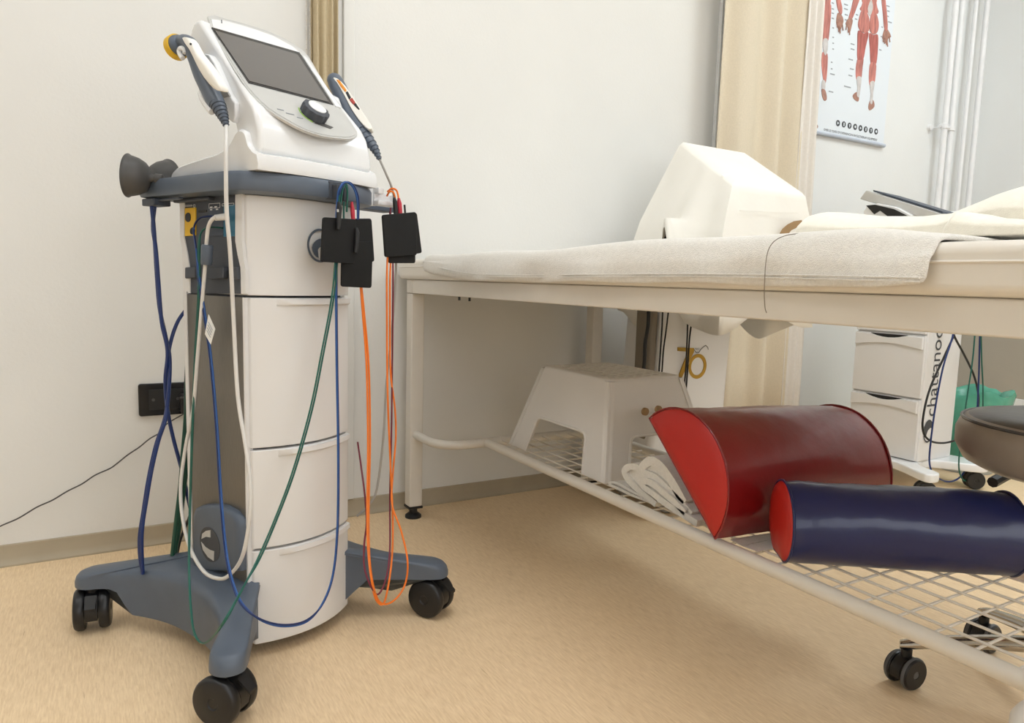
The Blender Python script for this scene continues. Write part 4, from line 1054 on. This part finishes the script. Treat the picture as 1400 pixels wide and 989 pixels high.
kb = fp(430.5, 153, .010)
kn = MB(); kp = []
ax1 = Vector((1, 0, 0)); ax2 = NF.cross(ax1)
rings = []
for d, r in ((-.009, .0235), (.004, .0245), (.008, .0235), (.010, .019)):
    rings.append([kb+NF*d+(ax1*math.cos(t)+ax2*math.sin(t))*(r+(.0009*math.cos(12*t) if d < .009 else 0)) for t in [2*math.pi*k/72 for k in range(72)]])
ko = kn.loft(rings).build('control_knob', 'charcoal', cs, smooth=40)
MB().lathe([(.008, .0165), (.0112, .0165), (.0122, .014), (.0126, .002)], kb, NF, 32).build('knob_cap', 'gloss_white', ko, smooth=40)
rg_ = MB(); rg_.tube([kb-NF*.0075+(ax1*math.cos(t)+ax2*math.sin(t))*.0265 for t in [math.radians(150+6*k) for k in range(16)]], .0012, 5); rg_.build('knob_light', 'knob_green', cs)
face_plate('usb_slot', [(430,168),(436,166),(456,174),(452,176)], 'rubber_grey', .001, .003)
pr_ = MB()
for (x, y, L) in ((379, 149, 9), (391, 154.5, 11), (406, 160.5, 8)):
    a, b = fp(x, y, .0026), fp(x+L, y+L*.22, .0026); pr_.tube([a, b], .0008, 4)
pr_.build('button_print', 'ink_light', cs, smooth=0)
a, b = fp(303, 27.5, .0035), fp(303.2, 31.5, .0035); MB().tube([a, b], .0009, 5).build('status_lamp', 'ink', cs)
# head parting line
# cradle plates at both sides
def cradle(sx, pxs, m='gloss_white', d0=.108, d1=.122):
    P = [lx(px, py, sx*d1)-CSO for px, py in pxs]
    P = [Vector((0, p.y, p.z)) for p in P]
    return MB().loft([[Vector((sx*d0, p.y, p.z)) for p in P], [Vector((sx*d1, p.y, p.z)) for p in P]]).build('applicator_cradle', m, cs, bevel=.003)
cr = cradle(-1, [(270,72),(285,74),(292,84),(312,128),(321,140),(321,158),(318,168),(311,163),(302,150),(292,148),(276,140),(268,110)])
side_in = [lx(px, py, -.1228)-CSO for px, py in ((283, 86), (290, 89), (314, 131), (306, 134))]
MB().loft([[Vector((-.1235, p.y, p.z)) for p in side_in], [Vector((-.120, p.y, p.z)) for p in side_in]]).build('cradle_inset', 'cable_grey', cr, smooth=0)
cradle(1, [(452,128),(464,134),(470,150),(482,178),(494,188),(500,200),(496,205),(480,190),(462,165)])

# applicators
def applicator(label, sx, X, head_px, spine, rad, tip, name='ultrasound_applicator', yellow=True, shell=None, cable_pts=None, cable_m='cable_white', lab_px=None):
    P = [lx(px, py, X) for px, py in spine]; Pw = [cw(p) for p in P]
    e = thing(name, label, 'applicator', Pw[-1]); o_ = Pw[-1]
    S_ = crom([p-o_ for p in Pw], 5); n = len(S_)
    rr = []
    for i in range(n):
        u = i/(n-1)*(len(rad)-1); k = min(int(u), len(rad)-2); rr.append(rad[k]+(rad[k+1]-rad[k])*(u-k))
    MB().tube(S_, rr, 16).build('handle', 'slate', e, smooth=70)
    return e, o_, S_, rr
e, o_, S_, rr = applicator('slate ultrasound applicator with yellow head in the console left cradle', -1, -.143, None,
    [(243,60),(252,57),(261,63),(268,80),(276,102),(286,122),(293,136),(297,143)], [.009, .012, .0135, .0135, .0140, .0145, .0145, .0135], None)
# yellow treatment head
hd = cw(lx(244, 63, -.143))-o_; hax = (cw(lx(234, 71, -.143))-cw(lx(247, 61, -.143))).normalized()
MB().lathe([(-.012, .010), (-.008, .0165), (-.002, .0185), (.001, .0185)], hd, hax, 28).build('head_neck', 'slate', e, smooth=50)
MB().lathe([(-.001, .0208), (.0105, .0215), (.0125, .020), (.013, .004)], hd, hax, 28).build('treatment_head', 'yellow', e, smooth=40)
# white cover shell on the handle: upper-right/outer side
shp = [(249,52),(256,51),(262,57),(270,72),(283,88),(295,106),(303,121),(300,124),(292,121),(279,106),(270,90),(262,73),(255,60)]
A_ = [cw(lx(px, py, -.1600))-o_ for px, py in smooth_poly(shp, 2)]
cA = sum(A_, Vector())/len(A_)
MB().loft([[a+CU*.012 for a in A_], A_, [cA+(a-cA)*.8-CU*.0025 for a in A_], [cA+(a-cA)*.4-CU*.0035 for a in A_]]).build('cover_shell', 'sheet', e, smooth=70)
kp = cw(lx(261.5, 60.5, -.1635))-o_; MB().cyl(kp, kp-CU*.002, .0018, 10).build('button', 'black', e)
st = [cw(lx(px, py, -.143))-o_ for px, py in ((296,140),(300,148),(304,157),(307,165),(309.5,173))]
MB().tube(crom(st, 4), [.0135-.0098*i/16 for i in range(17)], 14).build('strain_relief', 'slate', e, smooth=60)
rg2 = MB(); S2 = crom(st, 4)
for i in range(3, 16, 2):
    t_ = (S2[i+1]-S2[i-1]).normalized(); a_ = t_.orthogonal().normalized(); b_ = t_.cross(a_); r_ = .0135-.0098*i/16+.0004
    rg2.tube([S2[i]+(a_*math.cos(q)+b_*math.sin(q))*r_ for q in [2*math.pi*k/14 for k in range(16)]], .0009, 4, False)
rg2.build('relief_rings', 'slate_dark', e)
hook = [cw(lx(px, py, -.136))-o_ for px, py in ((252,76),(247,70),(245,64),(249,61))]
MB().tube(crom([cw(lx(px, py, -.155))-o_ for px, py in ((250,80),(246,74),(245,69),(248,66),(252,68),(253,73))], 4), .0042, 8).build('cradle_hook', 'gloss_white', e)
MB().tube(crom([cw(lx(px, py, -.150))-o_ for px, py in ((275,127),(278,136),(284,146),(290,153))], 4), .006, 8).build('cradle_clip', 'gloss_white', e)
# cable of the left applicator : down, loop at floor height, back up to the port panel
wp = [('x',309.5,172,-.143),('x',309,200,-.160),('x',309,240,-.164),('x',310,290,-.160),('x',315,350,-.150),('x',319,430,-.140),('x',325,540,-.138),('x',335,605,-.138),('x',342,660,-.140),('x',341,710,-.145),('x',331,762,-.150),('x',312,788,-.155),('x',296,791,-.155),('x',278,781,-.155),('x',260,750,-.153),('x',250,710,-.150),('x',247,665,-.145),('x',254,610,-.140),('x',264,560,-.138),('x',270,490,-.138),('x',275,430,-.138),('x',280,370,-.138),('x',283,325,-.140),('x',286,307,-.142),('x',293,298,-.140),('x',303,296,-.125)]
def way(L): return [cw(lx(a, b, c) if k == 'x' else ly(a, b, c)) for k, a, b, c in L]
W = [p-o_ for p in crom(way(wp), 7)]
MB().tube(W, .0034, 8).build('cable', 'cable_white', e, smooth=80)
fA = [cw(lx(px, py, -.139))-o_ for px, py in ((283.5, 335), (282, 362))]
MB().tube([fA[0], fA[0].lerp(fA[1], .08), fA[0].lerp(fA[1], .92), fA[1]], [.0085, .0098, .0098, .0085], 16).build('ferrite_bead', 'slate', e, smooth=40)
pA = [cw(lx(px, py, xx))-o_ for px, py, xx in ((294, 298, -.141), (312, 296, -.120))]
MB().tube([pA[0], pA[1]], [.005, .0062], 12).build('plug', 'cable_white', e, smooth=40)
# right applicator
e, o_, S_, rr = applicator('slate laser applicator with orange warning label in the console right cradle', 1, .140, None,
    [(452,111),(457,110),(463,121),(472,140),(482,160),(490,174),(496,181)], [.009, .0150, .0165, .0165, .0170, .0170, .0150], None, name='laser_applicator')
def rshell(nm, pxs, m, x0, x1):
    A_ = [cw(ly(px, py, 0)) for px, py in pxs]
    return A_
nrm = (CAM-cw((.14, -.06, 1.0))).normalized()
p0 = cw(lx(478, 150, .140)); dsp = (cw(lx(496, 181, .140))-cw(lx(457, 110, .140))).normalized(); nrm = (nrm-dsp*nrm.dot(dsp)).normalized()
def facing(nm, pxs, m, off, th, sm=2):
    q = smooth_poly(pxs, sm) if sm else pxs
    A_ = [onplane(px, py, p0+nrm*off, nrm)-o_ for px, py in q]
    MB().loft([[a-nrm*th for a in A_], A_]).build(nm, m, e, bevel=.002, seg=2)
facing('cover_shell', [(455,106),(461,107),(472,117),(486,138),(499,158),(508,172),(507,177),(500,174),(490,163),(480,148),(470,129),(461,114)], 'sheet', .0175, .014)
facing('warning_label', [(459,108),(464,109),(474,123),(472,126),(466,119)], 'orange_label', .0185, .003, 0)
facing('black_label', [(472,126),(475,124),(480,133),(477,136)], 'black', .0187, .003, 0)
facing('red_label', [(477,136),(481,133),(486,140),(483,143)], 'red_label', .0189, .003, 0)
facing('black_label', [(483,143),(486,140),(492,149),(490,150)], 'black', .0187, .003, 0)
st = [cw(lx(px, py, .140))-o_ for px, py in ((494,179),(502,189),(510,200),(515,209),(519,218))]
MB().tube(crom(st, 4), [.0135-.0098*i/16 for i in range(17)], 14).build('strain_relief', 'slate', e, smooth=60)
rg2 = MB(); S2 = crom(st, 4)
for i in range(3, 16, 2):
    t_ = (S2[i+1]-S2[i-1]).normalized(); a_ = t_.orthogonal().normalized(); b_ = t_.cross(a_); r_ = .0135-.0098*i/16+.0004
    rg2.tube([S2[i]+(a_*math.cos(q)+b_*math.sin(q))*r_ for q in [2*math.pi*k/14 for k in range(16)]], .0009, 4, False)
rg2.build('relief_rings', 'slate_dark', e)
W = [p-o_ for p in crom([cw(lx(519,218,.140)), cw(lx(527,236,.150)), cw(lx(536,258,.168)), cw(lx(541,285,.178)), cw(lx(542,330,.178)), cw(lx(540,400,.178)), cw(lx(534,470,.178)), cw(lx(528,530,.176)), cw(lx(524,600,.172)), cw(lx(515,670,.165)), cw(lx(503,692,.155)), cw(lx(488,706,.14))], 6)]
MB().tube(W, .0024, 8).build('cable', 'cable_grey', e, smooth=80)

# ------------------------------------------------------------------ suction cups on the tray edge
def cup(label, c, ax, flip=False):
    e = thing('suction_cup', label, 'electrode', c)
    ax = Vector(ax).normalized()
    MB().lathe([(-.020, .006), (-.006, .0065), (-.002, .010), (.000, .019), (.006, .0265), (.016, .0325), (.026, .0355), (.031, .0365), (.034, .039), (.0355, .0385), (.033, .033), (.02, .029), (.008, .018)], (0, 0, 0), ax, 36).build('bell', 'rubber_grey', e, smooth=50)
    MB().lathe([(-.026, .006), (-.024, .0085), (-.012, .0085), (-.010, .006)], (0, 0, 0), ax, 20).build('collar', 'rubber_grey', e, smooth=40)
    return e
cA_ = cw(lx(203, 243, -.165))
cup('dark grey rubber suction cup facing outward at the tray corner', cA_, (-.93, .36, .06))
cB_ = cw(lx(212, 243, -.125))
cup('dark grey rubber suction cup turned away behind the tray corner', cB_+CV*.012, (.86, .50, .05))

# ------------------------------------------------------------------ loose leads of the trolley
def hose(name, label, wpts, r, m, group=None): return cable(name, label, way(wpts), r, m, group)
B = .13
hose('blue_hose', 'thick blue hose hanging from the tray corner beside the suction cups', [('y',207,278,B),('y',211,320,B),('y',214,370,B),('y',218,420,B),('y',226,458,B),('y',232,490,B),('y',231,530,B),('y',226,570,B),('y',213,610,B),('y',203,655,B),('y',196,700,B),('y',191,735,B),('y',192,765,B),('y',196,785,B)], .0036, 'cable_navy')
hose('blue_hose', 'second thick blue hose twisted with the one from the tray corner', [('y',212,278,B+.01),('y',209,310,B+.01),('y',213,340,B-.008),('y',217,390,B-.008),('y',221,440,B-.008),('y',229,480,B-.008),('y',226,520,B+.012),('y',229,560,B+.012),('y',237,600,B+.012),('y',249,645,B+.012),('y',259,690,B+.012),('y',266,715,B+.012)], .0036, 'cable_navy')
hose('blue_hose', 'thick blue hose curving out from behind the steel panel', [('y',262,415,B+.005),('y',254,424,B+.005),('y',243,440,B+.005),('y',234,465,B+.005),('y',229,495,B+.005),('y',229,530,B+.02),('y',227,570,B-.008),('y',217,602,B-.008),('y',208,640,B-.008),('y',201,680,B-.008),('y',194,730,B-.008),('y',195,785,B-.004)], .0036, 'cable_navy')
hose('green_hose', 'dark green hose hanging behind the steel panel edge', [('y',258,470,B),('y',255,520,B),('y',254,570,B),('y',250,620,B),('y',246,670,B),('y',240,720,B),('y',234,775,B)], .0042, 'cable_darkgreen')
hose('green_hose', 'second dark green hose spreading beside the first behind the panel', [('y',262,560,B+.01),('y',258,610,B+.01),('y',252,660,B+.01),('y',246,710,B+.01),('y',240,750,B+.01),('y',237,775,B+.01)], .0050, 'cable_darkgreen')
hose('black_lead', 'thin black lead slanting behind the trolley base', [('y',265,690,B+.02),('y',256,715,B+.02),('y',246,740,B+.02),('y',240,770,B+.02)], .0028, 'black')
FY = -.205
for k, (dx, mm, nm_) in enumerate(((0, 'cable_blue', 'bright blue lead looping from the side ports round to the front clip'), (2.2, 'cable_navy', 'darker blue lead running beside the bright blue one to the front clip'))):
    hose('blue_lead', nm_, [('x',300,297,-.125),('x',285,296,-.130),('x',271,300,-.133),('x',265,314,-.135),('x',268,340,-.137),('x',273-dx,380,-.137),('x',280-dx,425,-.137),('x',289-dx,490,-.140),('x',297-dx,580,-.142),('x',303-dx,680,-.150),('x',310-dx,755,-.165),('x',320-dx,800,-.19),('y',334-dx,829,-.215),('y',360-dx,850-dx,-.235),('y',390,857-dx,-.235),('y',420,850-dx,-.225),('y',441+dx*.4,825,-.215),('y',455+dx*.4,785,FY),('y',461+dx*.5,720,FY),('y',462+dx*.5,620,FY),('y',460+dx*.6,500,FY),('y',459+dx*.6,400,FY),('y',459+dx,320,-.2),('y',461+dx,275,-.208),('y',464+dx,258,-.215),('y',472+dx,249,-.215),('y',482+dx,255,-.215),('y',488+dx,272,-.212),('y',489+dx*.5,300,-.205)], .0017, mm)
for k, dx in enumerate((0, 3.0)):
    hose('green_lead', ['green lead dropping from the side ports and crossing up to the front clip', 'second green lead running alongside the first across the drawers'][k], [('x',304,312,-.124),('x',288,311,-.130),('x',275,318,-.134),('x',271+dx*.6,345,-.136),('x',271+dx*.6,400,-.137),('x',266+dx*.4,490,-.138),('x',262+dx*.4,600,-.142),('x',259+dx*.4,700,-.150),('x',258+dx*.3,780,-.185),('x',261+dx*.3,840,-.22),('x',266+dx*.3,868,-.235),('x',277,880,-.24),('x',290,872,-.245),('y',310,846-dx,-.265),('y',337,795,-.225),('y',352+dx,765,-.210),('y',375+dx,712,FY),('y',400+dx,645,FY),('y',424+dx,560,FY),('y',440+dx,480,FY),('y',453+dx,410,FY),('y',458+dx,360,FY),('y',461+dx,300,-.205),('y',465+dx,262,-.212),('y',470+dx,252,-.213),('y',475,262,-.210),('y',474,290,-.206)], .0016, 'cable_green')
# orange / maroon leads on the right
OY = -.20; OL = -.262
hose('orange_lead', 'orange lead in the widest loop below the right hand pads', [('y',530,262,-.165),('y',536,258,-.18),('y',543,262,-.185),('y',545,280,-.185),('y',541,300,-.18),('y',534,360,OY),('y',533,440,OY),('y',534,510,OY),('y',540,560,OY),('y',541,600,OY),('y',537,650,OY),('y',536,690,-.22),('y',548,725,-.24),('y',557,765,OL),('y',555,795,OL),('y',545,815,OL),('y',530,826,OL),('y',518,822,OL),('y',510,800,OL),('y',505,760,-.24),('y',504,700,-.22),('y',506,600,OY),('y',504,500,OY),('y',498,430,OY),('y',494,390,OY)], .0019, 'cable_orange')
hose('orange_lead', 'orange lead in the shorter inner loop below the right hand pads', [('y',529,268,-.168),('y',533,262,-.18),('y',539,266,-.184),('y',540,290,-.18),('y',530,350,OY),('y',529,440,OY),('y',530,540,OY),('y',534,640,OY),('y',537,710,-.22),('y',536,760,-.24),('y',531,800,OL),('y',524,826,OL),('y',514,820,OL),('y',508,795,OL),('y',503,750,-.24),('y',502,690,-.22),('y',503,600,OY),('y',501,500,OY),('y',496,430,OY),('y',493,392,OY)], .0019, 'cable_orange')
hose('maroon_lead', 'dark maroon lead hanging among the orange leads', [('y',533,290,-.178),('y',537,350,OY),('y',537,430,OY),('y',536,520,OY),('y',535,600,OY),('y',533,680,OY),('y',533,750,-.24),('y',528,790,OL),('y',517,813,OL),('y',506,800,OL),('y',498,775,-.24),('y',498,745,-.23),('y',501,715,-.22),('y',499,680,-.20),('y',494,640,-.16),('y',489,605,-.12)], .0018, 'cable_maroon')
# tag on the blue lead
tp = [cw(lx(px, py, -.146)) for px, py in ((285, 430), (294, 450), (288, 471), (280, 457))]
tg = thing('paper_tag', 'small white paper tag tied to the blue lead on the steel panel', 'tag', tp[2])
MB().loft([[p-tp[2] for p in tp], [p-tp[2]+CU*.0006 for p in tp]]).build('tag_sheet', 'tag_paper', tg, smooth=0)
mb = MB()
for f_ in (.25, .4, .55, .7):
    a_, b_ = tp[0].lerp(tp[3], f_)-tp[2]-CU*.0006, tp[1].lerp(tp[2], f_)-tp[2]-CU*.0006
    mb.tube([a_.lerp(b_, .2), a_.lerp(b_, .8)], .0006, 4)
mb.build('tag_print', 'ink_light', tg, smooth=0)

# ------------------------------------------------------------------ electrode pads
def pad(label, pxs, y, group=None):
    P = [cw(ly(px, py, y)) for px, py in pxs]
    o0 = P[3]
    # rounded corners
    q = []
    for i in range(4):
        a, b, c = P[i-1], P[i], P[(i+1) % 4]
        r = .005; d1, d2 = (a-b).normalized(), (c-b).normalized()
        for k in range(5):
            t = k/4; q.append((b+d1*r)*(1-t)**2 + b*2*t*(1-t) + (b+d2*r)*t**2)
    n = -CV
    e = thing('electrode_pad', label, 'pad', o0)
    MB().loft([[p-o0 for p in q], [p-o0+n*.0045 for p in q]]).build('rubber_sheet', 'rubber_pad', e, bevel=.0012)
    return e, o0
def plugpart(e, o0, pts, r, m, nm='lead_plug'):
    MB().tube([p-o0 for p in pts], r, 10).build(nm, m, e, smooth=50)
e, o0 = pad('black rubber electrode pad hanging in front at the grey tray clip', [(440,297),(485,300),(483,361),(437,358)], -.222)
plugpart(e, o0, [cw(ly(px, py, -.2295)) for px, py in ((463,276),(464,284),(463,300),(462,314))], [.0025, .0045, .0042, .0036], 'black')
plugpart(e, o0, [cw(ly(px, py, -.2345)) for px, py in ((461.5,286),(462,290))], [.0018, .0018], 'silver', 'plug_screw')
e, o0 = pad('black rubber electrode pad hanging behind at the grey tray clip', [(478,299),(506,299),(510,358),(482,358)], -.200)
plugpart(e, o0, [cw(ly(px, py, -.2085)) for px, py in ((481,276),(482,288),(483,304))], [.002, .0040, .0036], 'cable_red')
plugpart(e, o0, [cw(ly(px, py, -.229)) for px, py in ((487,312),(488,318),(487,335),(486,346))], [.0028, .0044, .0044, .0038], 'black')
e, o0 = pad('black rubber electrode pad hanging lowest below the grey tray clip', [(466,331),(508,330),(506,394),(465,392)], -.211)
plugpart(e, o0, [cw(ly(px, py, -.2025)) for px, py in ((470,276),(470,300),(471,331))], [.0016, .0016, .0016], 'cable_green')
e, o0 = pad('black rubber electrode pad hanging in front at the white tray clip', [(521,294),(567,290),(568,349),(525,352)], -.205)
plugpart(e, o0, [cw(ly(px, py, -.2025)) for px, py in ((539,270),(540,276),(541,290),(541,300))], [.0024, .0044, .0044, .0036], 'black')
plugpart(e, o0, [cw(ly(px, py, -.2005)) for px, py in ((545,271),(546,278),(547,292),(547,300))], [.0024, .0046, .0046, .0036], 'cable_red')
e, o0 = pad('black rubber electrode pad tilted behind at the white tray clip', [(545,292),(568,291),(575,346),(550,350)], -.196)
plugpart(e, o0, [cw(ly(px, py, -.196)) for px, py in ((553,280),(554,292))], [.002, .002], 'black')
e, o0 = pad('black rubber electrode pad hanging lowest below the white tray clip', [(529,320),(566,320),(566,360),(530,360)], -.199)
plugpart(e, o0, [cw(ly(px, py, -.1985)) for px, py in ((534,284),(534,300),(535,320))], [.0016, .0016, .0016], 'cable_maroon')
